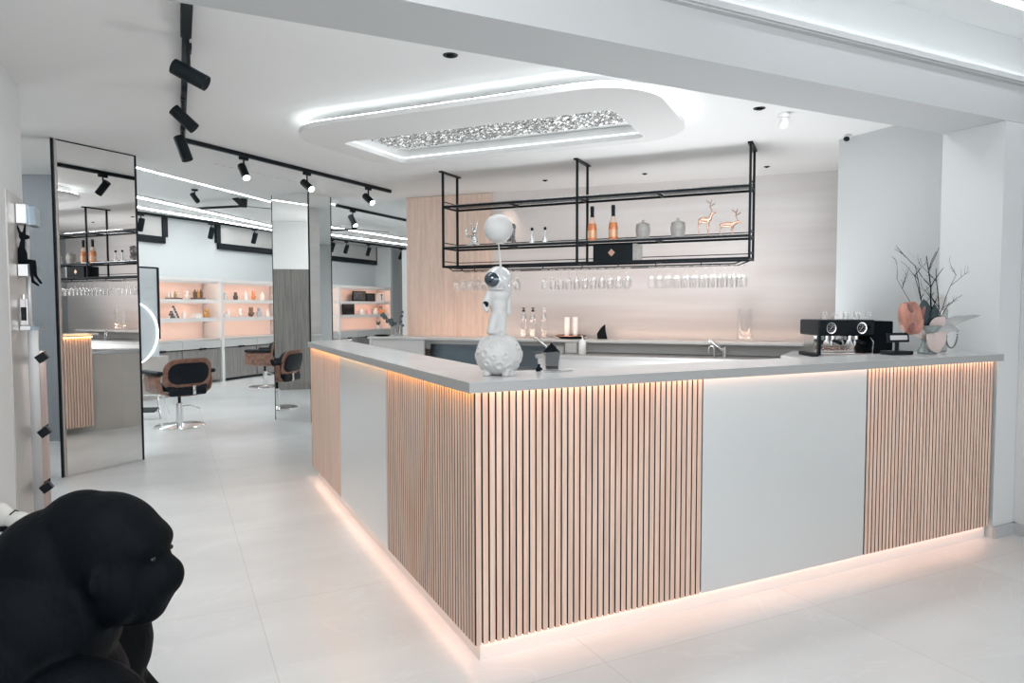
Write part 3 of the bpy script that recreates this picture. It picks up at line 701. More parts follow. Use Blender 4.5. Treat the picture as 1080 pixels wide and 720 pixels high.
ringmesh(rrect(-3.56,-1.15,4.14,5.32,.25),rrect(-3.515,-1.31,4.40,5.275,.06),2.726,2.798,'spacer',CEIL)
ringmesh(rrect(-3.499,-1.331,4.421,5.259,.058),rrect(-3.492,-1.338,4.428,5.252,.052),2.728,2.736,'inner_light_strip',emis('cove_led3',(.93,.98,1),1.6))
m=MB(); rr=random.Random(9)
for i in range(96):
    for j in range(22):
        s=-3.40+2.02*(i+rr.uniform(-.3,.3))/95; t_=4.48+.56*(j+rr.uniform(-.3,.3))/21
        m.box(MR@Vector((s,t_,2.772+rr.uniform(-.012,.008))),(.026,.007,.014),rot=Euler((rr.uniform(-.6,.6),rr.uniform(-.6,.6),rr.uniform(-.3,.3)-.9)).to_matrix().to_4x4())
cr=m.build('crystal_panel',mat('ceiling_crystal',(.6,.6,.59),.12,.8),cf); cr['kind']='stuff'
MB().box((-2.40,4.76,2.793),(2.10,.62,.006),MR).build('glow_plate',emis('glow_plate',(.95,.98,1),1.1),cf)

# ceiling fittings
def dl(x,y,lab,rad=.04):
    t=thing('recessed_downlight',lab,'light',(x,y,CT))
    MB().lathe([(rad*.6,-.002),(rad,-.004),(rad*1.05,-.001),(rad*.6,-.001)],n=24).build('trim_ring',BLACK,t,40)
    MB().cone((0,0,-.012),(0,0,-.001),rad*.45,rad*.6,20).build('lamp',BLACKM,t,30)
dl(1.419,3.649,'small black recessed downlight between track and ceiling feature'); dl(3.734,3.671,'small black recessed downlight beside the white ceiling sensor')
dl(3.729,6.758,'small black downlight above the left half of the hanging shelf',.03); dl(4.481,5.974,'small black downlight above the right half of the hanging shelf',.03); dl(5.35,5.15,'small black downlight right of the last shelf post',.03)
t=thing('ceiling_sensor','white round ceiling sensor near the beam','sensor',(4.0,3.70,CT))
MB().lathe([(0,-.0),(.04,-.001),(.04,-.03),(.03,-.035),(.03,-.05),(0,-.05)],n=20).build('mount',WHITE,t,40)
MB().ell((0,0,-.075),(.04,.04,.035)).build('dome',WHITE,t,180)
t=thing('security_camera','tiny black and white camera at the top corner of the right wall','camera',(4.96,3.93,CT))
MB().cone((0,0,-.03),(0,0,-.001),.03,.03,16).build('mount',WHITE,t,30); MB().ell((-.02,-.01,-.035),(.028,.022,.02)).build('lens',BLACK,t,180)
m=MB()
for i in range(16): m.b2(i*.09,i*.09+.045,-.006,.006,-.004,-.001)
o=tag(m.build('ceiling_vent',mat('vent_tan',(.6,.5,.45),.7)),'faint dashed slot vent in the ceiling below the track corner','vent'); o.location=(.42,7.35,CT); o.rotation_euler=(0,0,R(38))

# ================================================================== TRACK LIGHTS
def spot(name_lab,p,d,size=1.,on=True,z=CT-.035,adir=0.):
    t=thing('track_spotlight',name_lab,'spotlight',(p[0],p[1],z),adir)
    d=Vector(d).normalized(); d=(rotz(-adir)@d)
    MB().b2(-.045*size,.045*size,-.014,.014,-.028,-.001).build('adapter',BLACK,t)
    MB().cone((0,0,-.10*size),(0,0,-.028),.008,.008,10).build('stem',BLACK,t,30)
    c=Vector((0,0,-.13*size)); a=c-d*.075*size; b=c+d*.085*size
    h=MB().cone(a,b,.036*size,.036*size,28).build('lamp_head',BLACK,t,30)
    MB().cone(b-d*.002,b+d*.001,.031*size,.031*size,24).build('lens',LENS if on else BLACKM,h,30)
    return t
RV=Vector((.897,-.441,0)); FW=Vector((.441,.897,0)); UP=Vector((0,0,1))
def dirn(r_,u_,f_): return RV*r_+UP*u_+FW*f_
tr=thing('ceiling_track','black L shaped ceiling lighting track over the walkway','lighting track')
ta=Vector((.095,2.86,0)); tb=Vector((.13,6.35,0)); tc_=Vector((2.37,8.10,0))
MB().box(((tb-ta).length/2,0,CT-.018),((tb-ta).length,.034,.034),frame(ta,tb-ta)).build('rail',BLACK,tr)
MB().box(((tc_-tb).length/2,0,CT-.018),((tc_-tb).length+.03,.034,.034),frame(tb,tc_-tb)).build('rail',BLACK,tr)
MB().box((.62,0,CT-.03),(.75,.05,.055),frame(ta,tb-ta),.004).build('power_adapter',BLACK,tr)
MB().box((2.02,.0,CT-.04),(.16,.03,.03),frame(ta,tb-ta)).build('power_adapter',BLACK,tr)
spot('large black track spotlight nearest the camera, tilted right',(.12,4.02),dirn(.80,-.42,.10),1.12,False,adir=PI/2)
spot('black track spotlight second from the camera, aimed down right',(.11,5.0),dirn(.62,-.62,.2),1.05,False,adir=PI/2)
spot('black track spotlight just before the track corner, hanging steeply',(.12,5.85),dirn(.30,-.85,.0),1.15,False,adir=PI/2)
ad=math.atan2(1.75,2.24)
spot('first black spotlight after the track corner, lamp lit',(.63,6.74),dirn(.42,-.72,-.45),1.,True,adir=ad)
spot('middle black spotlight on the short track arm, lamp lit',(1.27,7.24),dirn(.62,-.5,-.5),1.,True,adir=ad)
spot('last black spotlight on the short track arm, lamp lit',(2.05,7.85),dirn(.6,-.55,-.5),1.,True,adir=ad)
tr=thing('ceiling_track','short black ceiling track over the ceiling step right of the mirror column','lighting track')
a=Vector((2.05,9.53,0)); b=Vector((3.9,11.13,0))
MB().box(((b-a).length/2,0,CT-.018),((b-a).length,.034,.034),frame(a,b-a)).build('rail',BLACK,tr)
spot('lit black spotlight on the short track right of the mirror column',(2.33,9.78),dirn(.45,-.75,-.4),1.1,True,adir=R(41))
tr=thing('ceiling_track','long thin black track close to the far salon wall','lighting track')
a=Vector((-1.6,12.6,0)); b=Vector((5.95,18.82,0))
MB().box(((b-a).length/2,0,3.03),((b-a).length,.04,.04),frame(a,b-a)).build('rail',BLACK,tr)
dT=(b-a).normalized()
for s,lab in ((1.55,'left'),(3.05,'second'),(4.15,'third'),(6.62,'fourth'),(7.15,'fifth'),(8.05,'sixth'),(9.55,'rightmost')):
    p=a+dT*s
    spot(lab+' of the small black spotlights on the far salon track' if lab!='left' else 'leftmost of the small black spotlights on the far salon track',(p.x,p.y),dirn(-.35,-.85,.3),1.35,False,z=3.01,adir=R(39.5))
for x,y,lab in ((.35,10.6,'small black ceiling spotlight left of the near black ceiling fan'),(4.75,14.4,'small black ceiling spotlight near the right edge of the salon')):
    spot(lab,(x,y),dirn(.5,-.7,0),.9,False,z=3.04)
for x,y,lab in ((1.04,11.3,'black three blade ceiling fan over the left part of the salon'),(3.3,13.75,'black three blade ceiling fan over the right part of the salon')):
    t=thing('ceiling_fan',lab,'ceiling fan',(x,y,2.92),.3)
    MB().cone((0,0,0),(0,0,.125),.05,.06,20).build('motor',BLACK,t,30)
    for k in range(3):
        M=rotz(k*2*PI/3); MB().box((.42,0,.02),(.74,.085,.010),M,.0,Matrix.Rotation(R(8),4,'X')).build('blade',BLACKM,t)

# ================================================================== MIRROR PANELS
def mirror_box(name,lab,a,b,thick,h=CT-.004,edge=True):
    a=w2(a);b=w2(b);d=b-a; L=d.length
    t=thing(name,lab,'mirror',a,math.atan2(d.y,d.x))
    return t,L
t,L=mirror_box('mirror_column','floor to ceiling mirror clad column at the left of the room',(-.80,6.835),(-.255,7.270),.1)
MB().b2(0,L,0,.02,.004,CT-.004).build('mirror_face',MIRROR,t)
MB().b2(-.034,-.006,-.002,.03,.003,CT-.003).build('corner_strip',mat('brushed_edge',(.55,.52,.5),.3,.6),t)
MB().b2(L,L+.014,-.006,.03,.003,CT-.003).build('dark_edge',BLACK,t)
MB().b2(0,L,-.001,.02,CT-.012,CT-.003).build('dark_edge',BLACK,t)
MB().b2(.01,L-.01,.02,.30,.003,CT-.003).build('core',WALL,t)
# left facing return of the same column
a=Vector((-1.36,6.80,0))
MM=Matrix.Translation((-.835,6.808,0))@rotz(R(180-12))
MB().box((.31,0.01,CT/2),(.62,.02,CT-.008),t.matrix_basis.inverted()@MM).build('mirror_face',MIRROR,t)
MB().box((-.004,0.0,CT/2),(.022,.03,CT-.008),t.matrix_basis.inverted()@MM).build('dark_edge',BLACK,t)
t,L=mirror_box('mirror_column','slim mirror clad column standing at the far end of the bar',(1.17,9.12),(1.53,8.68),.1)
MB().b2(0,L,0,.02,.004,CT-.004).build('mirror_face',MIRROR,t)
MB().b2(-.01,0,-.002,.03,.003,CT-.003).build('dark_edge',BLACK,t); MB().b2(L-.004,L+.008,-.008,.008,.003,CT-.003).build('dark_edge',BLACK,t)
MB().b2(L-.02,L,.02,.41,.004,CT-.004).build('mirror_face',MIRROR,t)
MB().b2(L-.02,L+.002,.41,.425,.003,CT-.003).build('dark_edge',BLACK,t)
MB().b2(.01,L-.025,.022,.40,.003,CT-.003).build('core',WALL,t)

# ================================================================== STEEL DISPLAY TOWER AT LEFT
dt=thing('steel_display_tower','brushed steel display tower with short projecting shelves by the left wall','display stand',(-.825,5.05,0))
MB().b2(.002,.014,-.24,.25,0,2.09,bev=.002).build('upright',mat('warm_steel',(.52,.50,.48),.4,.6),dt)
MB().b2(-.02,.062,.315,.345,0,1.30).build('lower_panel',STEELB,dt)
MB().b2(-.02,.012,.315,.345,1.30,2.05).build('upright',WALL,dt)
MB().b2(.016,.030,.315,.345,1.30,2.05).build('rib',STEELB,dt)
for z,dep in ((2.04,.12),(1.68,.075),(1.31,.03)):
    MB().b2(.015,.068,.0,.16,z-dep,z,bev=.004).build('shelf_block',STEELB,dt)
    MB().b2(.069,.105,.06,.24,z-dep,z-.008).build('block_end',STEELD,dt)
MB().b2(.063,.10,.32,.34,.0,1.14).build('glass_side',mat('copper_mirror',(.75,.62,.58),.05,1.),dt)
for z in (1.10,.62,.26): MB().box((.085,.27,z),(.06,.06,.05),rot=Matrix.Rotation(R(-35),4,'Y')).build('brace',BLACK,dt)
pb=tag(MB().b2(-.020,.020,-.015,.015,0,.16,bev=.004).build('perfume_bottle',mat('bottle_silver',(.6,.6,.62),.1,.8)),'small silver bottle with dark label on the steel tower ledge','bottle')
pb.location=(-.825+.04,5.06,1.311)
MB().b2(-.014,.014,-.019,-.0155,.03,.11).build('bottle_label',BLACK,pb); MB().cone((0,0,.16),(0,0,.185),.012,.012,14).build('cap',CHROME,pb,30)
# sitting rabbit
base=Vector((-.825+.040,5.10,1.682))
rb=thing('rabbit_figurine','matte black rabbit figurine sitting with dangling legs on the steel tower','figurine',base,R(-26)); rb.scale=(.68,.68,.68)
m=MB(); m.ell((-.02,0,.075),(.05,.042,.08)); m.ell((-.015,0,.03),(.052,.045,.035)); m.cap((-.012,0,.14),(-.002,0,.20),.026,.02)
m.ell((.0,0,.245),(.03,.03,.035)); m.ell((.03,0,.238),(.032,.022,.022)); m.cap((-.01,-.012,.26),(-.034,-.02,.34),.014,.008); m.cap((.005,.012,.26),(.012,.018,.355),.014,.008)
m.cap((.0,-.02,.022),(.085,-.025,.022),.022,.018); m.cap((.085,-.025,.022),(.09,-.03,-.09),.018,.014); m.cap((.09,-.03,-.09),(.10,-.035,-.15),.014,.012); m.cap((.10,-.035,-.155),(.15,-.04,-.19),.015,.01)
m.cap((.0,.02,.022),(.075,.025,.022),.022,.018); m.cap((.075,.025,.022),(.08,.03,-.10),.018,.014); m.cap((.08,.03,-.10),(.13,.03,-.17),.014,.01)
organic(m,'body',BLACKM,rb,.006,3)

# ================================================================== GORILLA
gd=math.atan2(-.441,.897)
G=thing('gorilla_statue','matte black sitting gorilla statue in profile in the left foreground','statue',(-.134,2.037,0),gd)
FUR=mat('gorilla_black',(.0008,.0022,.0038),.65,bump=.3,bscale=60,spec=.10,stretch=(1,1,.35))
hz=.766
m=MB()
m.ell((-.20,0,hz-.15),(.20,.2,.19)); m.ell((-.34,0,hz-.27),(.26,.27,.25),(0,.5,0),4); m.ell((-.40,0,.33),(.25,.26,.30),sub=4); m.ell((-.36,0,.16),(.26,.28,.16))
m.ell((-.17,0,hz-.36),(.18,.22,.2)); m.ell((-.22,0,.25),(.19,.22,.2))
for sg in (-1,1):
    m.ell((-.10,sg*.25,hz-.345),(.165,.13,.19))
    m.cap((-.08,sg*.29,hz-.40),(-.03,sg*.33,.24),.105,.085); m.cap((-.03,sg*.33,.24),(.12,sg*.29,.06),.085,.06)
    m.ell((.16,sg*.28,.04),(.08,.06,.04))
    for k in range(4): m.cap((.19,sg*(.245+.022*k),.04),(.235,sg*(.245+.022*k),.018),.016,.014)
    m.cap((.13,sg*.23,.04),(.17,sg*.215,.02),.016,.013)
    m.cap((-.28,sg*.15,.16),(-.02,sg*.20,.22),.13,.10); m.cap((-.02,sg*.20,.22),(-.04,sg*.18,.07),.085,.06)
    m.ell((.02,sg*.17,.035),(.11,.055,.035))
Mt=Matrix.Translation((-.12,0,0))@rotz(R(28))@Matrix.Translation((.12,0,0))      # torso turned away, head kept in profile
for v in m.bm.verts: v.co=Mt@v.co
m.ell((-.16,0,hz-.03),(.165,.15,.17))
m.ell((-.03,0,hz+.03),(.150,.118,.150),sub=4); m.ell((-.085,0,hz+.065),(.12,.095,.120),sub=4)
m.ell((.095,0,hz+.052),(.036,.080,.03)); m.ell((.06,0,hz+.05),(.07,.092,.065))
m.ell((.07,0,hz-.06),(.075,.078,.088),(0,.25,0)); m.ell((.115,0,hz-.040),(.052,.055,.055)); m.ell((.05,0,hz-.105),(.075,.062,.065))
m.ell((.115,0,hz+.0),(.022,.035,.02))
for sg in(-1,1): m.ell((.01,sg*.124,hz-.015),(.014,.022,.036)); m.ell((.02,sg*.07,hz-.05),(.075,.05,.095))
organic(m,'body',FUR,G,.011,5)
m=MB()
m.bm.free()
for sg in (-1,1): MB().ell((.112,sg*.045,hz+.020),(.008,.009,.007)).build('eye',mat('glossy_black_eye',(.01,.01,.012),.08),G,180)

# sneaker on pedestal
t=tag(MB().b2(-.812,-.54,3.42,3.86,0,.465,bev=.008).build('display_plinth',WALL),'low white plinth against the left wall under the sneaker','plinth')
sn=thing('sneaker','white sneaker with dark sole edge at the left edge of the picture','shoe',(-.625,3.60,.466),R(-30))
m=MB(); m.ell((-.05,0,.055),(.055,.036,.05)); m.ell((.02,0,.04),(.06,.038,.038)); m.ell((.075,0,.03),(.04,.036,.028)); m.ell((-.055,0,.085),(.035,.03,.03)); organic(m,'upper',mat('shoe_white',(.62,.61,.58),.6),sn,.005,2)
MB().prism([(x*1.06,y*1.05) for x,y in [(-.105,-.02),(-.09,-.035),(0,-.035),(.06,-.04),(.10,-.03),(.118,0),(.10,.03),(.06,.04),(0,.035),(-.09,.035),(-.105,.02)]],0.0,.018).build('sole',BLACKM,sn)
m=MB()
for k in range(4): m.tube([(.005+.016*k,-.025,.07-.007*k),(.01+.016*k,0,.083-.008*k),(.005+.016*k,.025,.07-.007*k)],.003,6)
m.build('laces',BLACKM,sn)

# ================================================================== SALON CHAIR
def make_chair(lab,loc,rz):
    c=thing('salon_chair',lab,'chair',loc,rz)      # faces local +y
    MB().lathe([(0,0),(.255,0),(.258,.006),(.25,.014),(.06,.024),(.045,.03),(0,.03)],n=48).build('base_plate',CHROME,c,40)
    MB().cone((0,0,.03),(0,0,.26),.037,.034,24).build('column',CHROME,c,30)
    MB().cone((0,0,.26),(0,0,.40),.016,.016,16).build('piston',BLACK,c,30)
    MB().tube([(0,0,.22),(.10,-.03,.225),(.2,-.06,.19)],[.008,.008,.010],8).build('pump_lever',CHROME,c,40)
    MB().box((0,.0,.445),(.46,.42,.07),None,.03).build('seat',LEATHER,c,50)
    # curved walnut bucket under seat and sides
    m=MB(); bm=m.bm; prof=[(-.275,.60),(-.285,.52),(-.26,.42),(-.2,.375),(-.1,.36),(0,.355),(.1,.36),(.2,.375),(.26,.42),(.285,.52),(.275,.60)]
    rows=[]
    for y in (-.19,-.06,.08,.21):
        rows.append([bm.verts.new((x,y,z-(.0 if abs(x)<.25 else .02*(y>.1)))) for x,z in prof])
    for a,b in zip(rows,rows[1:]):
        for k in range(len(prof)-1): bm.faces.new((a[k],a[k+1],b[k+1],b[k]))
    o=m.build('side_shell',WALNUT,c,60); s=o.modifiers.new('t','SOLIDIFY'); s.thickness=.014; s.offset=0
    # back shell, gently curved, leaning back
    def curved(w,h,zc,yc,th,rad,name,mt,lean=.22,bevn=8):
        m=MB(); bm=m.bm; P=rrect(-w/2,w/2,-h/2,h/2,rad,8); P2=[]
        def mp(x,z,off): return Vector((x,yc+.55*x*x-z*lean-off,zc+z))
        for off in (0,th):
            ctr=bm.verts.new(mp(0,0,off)); r1=[bm.verts.new(mp(x*.55,z*.55,off)) for x,z in P]; r2=[bm.verts.new(mp(x,z,off*(1 if True else 0))) for x,z in P]
            n=len(P)
            for k in range(n): j=(k+1)%n; bm.faces.new((ctr,r1[k],r1[j])); bm.faces.new((r1[k],r2[k],r2[j],r1[j]))
            P2.append(r2)
        for k in range(len(P)): j=(k+1)%len(P); bm.faces.new((P2[0][k],P2[0][j],P2[1][j],P2[1][k]))
        return m.build(name,mt,c,50)
    curved(.52,.34,.60,-.235,.014,.12,'back_shell',WALNUT)
    curved(.43,.23,.605,-.25,.022,.10,'back_pad',LEATHER)
    curved(.47,.30,.60,-.17,.05,.11,'backrest',LEATHER)
    MB().box((0,-.21,.405),(.40,.05,.09),None,.02).build('lumbar_strap',LEATHER,c,50)
    MB().box((.05,-.245,.42),(.035,.03,.10),None,.006).build('bracket',CHROME,c,50)
    for sg in (-1,1): 
        MB().box((sg*.285,-.0,.615),(.075,.42,.045),None,.02).build('armrest',LEATHER,c,50)
    return c
ch=make_chair('walnut and black leather salon chair on a round chrome base before the shelving',(.081,9.176,0),R(24)); ch.scale=(1.08,1.08,1.07)
dup(ch,(1.50,13.02,0),R(62),'farther walnut salon chair partly hidden by the mirror column')
# footrest
t=thing('footrest','chrome framed footrest with black tread left of the salon chair','footrest',(-.33,10.1,0),R(-20))
m=MB()
for sx in (-.2,.2): m.tube([(sx*1.3,-.15,0),(sx,-.05,.27),(sx,.12,.27),(sx*1.1,.25,0)],.011,8)
m.tube([(-.23,-.12,.10),(.23,-.12,.10)],.009,8).tube([(-.2,.1,.27),(.2,.1,.27)],.009,8); m.build('frame',CHROME,t,50)
MB().box((0,-.13,.115),(.42,.14,.018),None,.004,Matrix.Rotation(R(14),4,'X')).build('tread',BLACK,t)

# ================================================================== RING MIRROR STATION
rm=thing('styling_mirror','tall white styling mirror with glowing ring at the left of the salon','mirror',(-.155,12.02,0),R(39))
MB().b2(-1.2,0,0,.05,.66,2.02).build('panel',mat('milky_mirror',(.72,.76,.78),.15,.3),rm)
MB().b2(-.012,.022,-.012,.055,.93,2.025).b2(-1.2,0.0,-.004,.055,2.005,2.03).build('frame',BLACK,rm)
MB().torus((-.50,-.012,1.03),.475,.012,64,8,Matrix.Rotation(PI/2,4,'X')).build('ring_light',RINGL,rm,60)
tag(MB().box((-.35,.25,.33),(1.1,.4,.655),rm.matrix_basis).build('low_cabinet',TAUPE),'low taupe cabinet under the ring lit styling mirror','cabinet')
tag(MB().box((-.11,.02,.50),(.09,.06,.10),rm.matrix_basis,.004).build('x2',SALMON),'x','x'); bpy.data.objects.remove(bpy.data.objects['x2'])

# ================================================================== SALON SHELVING
BASE=[(-1.9,0),(0,1.9),(1.9,3.79),(3.79,6.21)]

for i,((a,b),nm) in enumerate(zip([(-1.9,0),(0,1.9),(1.9,3.79),(3.79,6.21)],['leftmost unit','second unit from the left','mostly hidden by mirror column','rightmost unit'])):
    u=thing('wall_shelving_unit','white salmon lit wall shelving over grey doors, '+nm,'shelving',(SA.x,SA.y,0),math.atan2(SD.y,SD.x))
    MB().b2(a+.05,b-.05,.40,.43,.82,1.90).build('back_panel',SALMON,u)
    MB().b2(a,b,-.0,.45,1.90,1.95).build('top_panel',WHITE,u)
    MB().b2(a-.03,a+.03,-.04,.44,0,1.9).build('divider',WHITE,u)
    if i==3: MB().b2(b-.04,b+.03,-.02,.44,0,1.9).build('divider',SALMON,u)
    for z in (1.56,1.22):
        MB().b2(a+.03,b-.05,.02,.40,z-.025,z).build('shelf',WHITE,u)
    for z in (1.90,1.535,1.195):
        MB().b2(a+.03,b-.05,.02,.03,z-.045,z-.001).build('light_lip',WHITE,u)
        MB().b2(a+.08,b-.1,.034,.056,z-.016,z-.006).build('light_strip',PINKL,u)
    MB().b2(a+.03,b-.04,.0,.44,.80,.83).build('worktop',GREIGE,u)
    n=2 if i!=3 else 3
    w=(b-a-.07)/n
    for k in range(n):
        x0=a+.03+w*k
        d=MB().b2(x0+.004,x0+w-.004,-.02,.42,.655,.795).build('drawer',GREIGE,u)
        MB().b2(x0+w/2-.07,x0+w/2+.07,-.05,-.02,.635,.665).build('handle',BLACK,d)
        MB().b2(x0+.012,x0+w-.012,-.005,.42,.05,.635).build('door',GREYW,u)
def SS(s,off,z): return MS@Vector((s,off,z))
SZ=math.atan2(SD.y,SD.x)
def item(kind,name,lab,cat,s,z,h,w,m):
    p=SS(s,.17,z+.001); r_=w/2
    if kind=='bottle': o=MB().lathe([(0,0),(r_,0),(r_,h*.6),(r_*.45,h*.75),(r_*.4,h*.95),(0,h)],n=16).build(name,m,None,50)
    elif kind=='jar': o=MB().lathe([(0,0),(r_*.7,0),(r_,h*.3),(r_*.8,h*.6),(r_*.5,h*.65),(r_*.7,h*.8),(r_*.5,h),(0,h)],n=16).build(name,m,None,50)
    elif kind=='box': o=MB().b2(-r_,r_,-.07,.07,0,h,bev=.004).build(name,m)
    elif kind=='fig':
        q=MB(); q.ell((0,0,h*.3),(r_*.7,r_*.6,h*.32)); q.ell((0,0,h*.72),(r_*.55,r_*.5,h*.22)); q.ell((-r_*.45,0,h*.92),(r_*.22,r_*.2,h*.1)); q.ell((r_*.45,0,h*.92),(r_*.22,r_*.2,h*.1)); q.cap((-r_*.5,0,h*.45),(-r_*.9,-.02,h*.35),r_*.2,r_*.16); q.cap((r_*.5,0,h*.45),(r_*.9,-.02,h*.35),r_*.2,r_*.16)
        o=organic(q,name,m,None,max(.006,w*.06),2)
    o.location=p; o.rotation_euler=(0,0,SZ); tag(o,lab,cat); return o
PW=mat('product_white',(.8,.8,.78),.4); GOLD=mat('product_gold',(.6,.36,.14),.3,.5); BRN=mat('product_brown',(.16,.10,.07),.5); ORG=mat('product_orange',(.75,.3,.12),.4); DKP=mat('product_dark',(.10,.09,.09),.4)
BLU=mat('product_blue',(.45,.52,.6),.4); PNK=mat('product_pink',(.8,.5,.48),.4)
# grouped little pots on tray
t=thing('product_tray','dark tray with a row of little jars on the upper left shelf','tray',SS(-.94,.17,1.561),SZ)
MB().b2(-.13,.13,-.07,.07,0,.025).build('tray_base',BRN,t)
for k in range(4): tag(MB().lathe([(0,0),(.022,0),(.024,.07),(.012,.08),(.014,.11),(0,.112)],SS(-1.04+.065*k,.17,1.587),12).build('small_jar',(CRYSTAL,PW,GOLD,CRYSTAL)[k],None,40),'little jar number of four'.replace('little jar number of four',('clear little jar at the left end of the product tray','white little jar on the product tray','gold little jar on the product tray','clear little jar at the right end of the product tray')[k]),'jar')
item('fig','white_figurine','white rounded figurine between tray and brown bottle box on the upper shelf','figurine',-.65,1.56,.16,.12,PW)
t=thing('bottle_crate','brown crate packed with gold topped bottles on the upper left shelf','crate',SS(-.385,.17,1.561),SZ)
MB().b2(-.11,.11,-.07,.07,0,.03).build('crate_base',DKP,t)
for k in range(3): tag(MB().lathe([(0,0),(.032,0),(.034,.10),(.012,.125),(.012,.15),(0,.15)],SS(-.455+.07*k,.17,1.592),12).build('bottle',GOLD if k%2 else BRN,None,40),('brown bottle at the left in the bottle crate','gold bottle in the middle of the bottle crate','brown bottle at the right in the bottle crate')[k],'bottle')
for a in (('jar','small_jar','small pale jar just right of the shelving divider, upper shelf','jar',.29,1.56,.14,.09,CRYSTAL),
 ('jar','small_jar','dark patterned jar on the upper shelf, second unit','jar',.575,1.56,.15,.10,DKP),
 ('bottle','product_bottle','white bottle left of the orange ornament on the upper shelf','bottle',.85,1.56,.18,.08,PW),
 ('fig','ornament','orange ornament on the upper shelf of the second unit','ornament',1.08,1.56,.19,.13,ORG),
 ('bottle','product_bottle','white bottle right of the orange ornament on the upper shelf','bottle',1.34,1.56,.17,.09,PW),
 ('bottle','product_bottle','white bottle at the edge of the mirror column, upper shelf','bottle',1.70,1.56,.16,.09,PW),
 ('bottle','product_bottle','white bottle beside the dark pyramid of pots','bottle',-.725,1.22,.14,.07,PW),
 ('box','product_box','small plain white box on the lower left shelf','box',-.45,1.22,.075,.14,PW),
 ('jar','lidded_jar','gold and white lidded jar on the lower left shelf','jar',-.19,1.22,.16,.12,GOLD),
 ('box','product_box','tiny white box against the shelving divider, lower shelf','box',.24,1.22,.07,.07,PW),
 ('bottle','product_bottle','white bottle at the left of the second unit, lower shelf','bottle',.37,1.22,.16,.08,PW),
 ('fig','white_figurine','white figurine on the lower shelf left of the brown bear','figurine',.70,1.22,.165,.11,PW),
 ('fig','bear_figurine','dark brown bear figurine on the lower shelf','figurine',1.0,1.22,.20,.18,BRN),
 ('jar','product_jar','pale blue jar right of the brown bear figurine','jar',1.24,1.22,.18,.12,BLU),
 ('bottle','product_bottle','white bottle right of the pale blue jar, lower shelf','bottle',1.49,1.22,.16,.08,PW),
 ('bottle','candle','cream candle on the lower right shelf beside the black box','candle',5.05,1.22,.15,.16,PW),
 ('bottle','candle','pink candle on the lower right shelf','candle',5.40,1.22,.15,.17,PNK),
 ('jar','candle','white jar beside the orange bag on the lower right shelf','jar',5.72,1.22,.15,.15,PW)): item(*a)
t=thing('pot_pyramid','dark stacked pyramid of pots on the lower left shelf','ornament',SS(-.96,.17,1.221),SZ)
for lv,n in enumerate((5,4,3,2,1)):
    for k in range(n): MB().lathe([(0,0),(.023,0),(.025,.025),(.018,.042),(0,.044)],((k-(n-1)/2)*.05,0,lv*.045),12).build('pot',DKP if (k+lv)%3 else CRYSTAL,t,40)
def pic(s0,s1,z,h,lab,inner):
    t=thing('framed_picture',lab,'picture',SS((s0+s1)/2,.20,z+.001),SZ); w=s1-s0
    MB().b2(-w/2,w/2,-.012,.012,0,h).build('frame',BLACK,t); MB().b2(-w/2+.03,w/2-.03,-.016,-.0125,.03,h-.03).build('print',inner,t)
pic(4.70,5.30,1.56,.26,'large dark framed picture with grey print on the upper right shelf',mat('print_grey',(.08,.09,.10),.3,var=.6,vscale=9))
pic(5.33,5.74,1.56,.21,'smaller black framed picture beside the large one',mat('print_black',(.03,.03,.035),.3,var=.8,vscale=12))
pic(4.26,4.76,1.22,.28,'plain black square box frame on the lower right shelf',BLACK)
t=thing('table_lamp','small white box lamp with dark figure at the end of the upper right shelf','lamp',SS(5.96,.17,1.561),SZ)
MB().b2(-.14,.14,-.05,.05,0,.22,bev=.006).build('lamp_box',PW,t); MB().box((0,-.055,.12),(.03,.006,.16)).box((0,-.055,.18),(.10,.006,.03)).build('emblem',DKP,t)
t=thing('handbag','orange handbag with black handle on the lower right shelf','bag',SS(6.0,.17,1.221),SZ)
MB().b2(-.17,.13,-.06,.06,0,.12,bev=.02).build('bag_body',ORG,t,50); MB().tube([(-.09,0,.11),(-.08,0,.19),(.05,0,.19),(.06,0,.11)],.009,8).build('handle',BLACK,t,50)
t=thing('potted_plant','small leafy plant on the worktop at the right end of the shelving','plant',SS(5.78,.12,.831),SZ)
MB().lathe([(0,0),(.05,0),(.06,.09),(0,.09)],n=16).build('pot',PW,t,40)
m=MB()
for k in range(12):
    a=k*.9; leaf(m,(0,0,.09),(.09*math.cos(a),.06*math.sin(a),.13+.12*((k*7)%5)/5),.02,.02)
m.build('leaves',mat('plant_green',(.10,.14,.11),.6),t,60)
# black U frames on salon wall
def uframe(s0,s1,lab):
    t=thing('black_wall_frame',lab,'frame',SS(0,.44,0),SZ)
    MB().b2(s0,s1,-.03,.03,2.56,2.68).build('bottom_bar',BLACK,t); 
    for x in (s0,s1): MB().b2(x-.055,x+.055,-.029,.029,2.68,3.045).build('upright',BLACK,t)
    MB().b2(s0+.06,s1-.06,-.005,.01,2.68,3.04).build('inner_pane',mat('pane',(.62,.6,.58),.3) if 'pane' not in MATS else MATS['pane'],t)
uframe(-2.9,-.86,'black framed opening high on the far wall at the left mirror column'); uframe(.42,6.28,'long black framed opening high on the far wall behind the mirror column')
t=bpy.data.objects['trim_2']

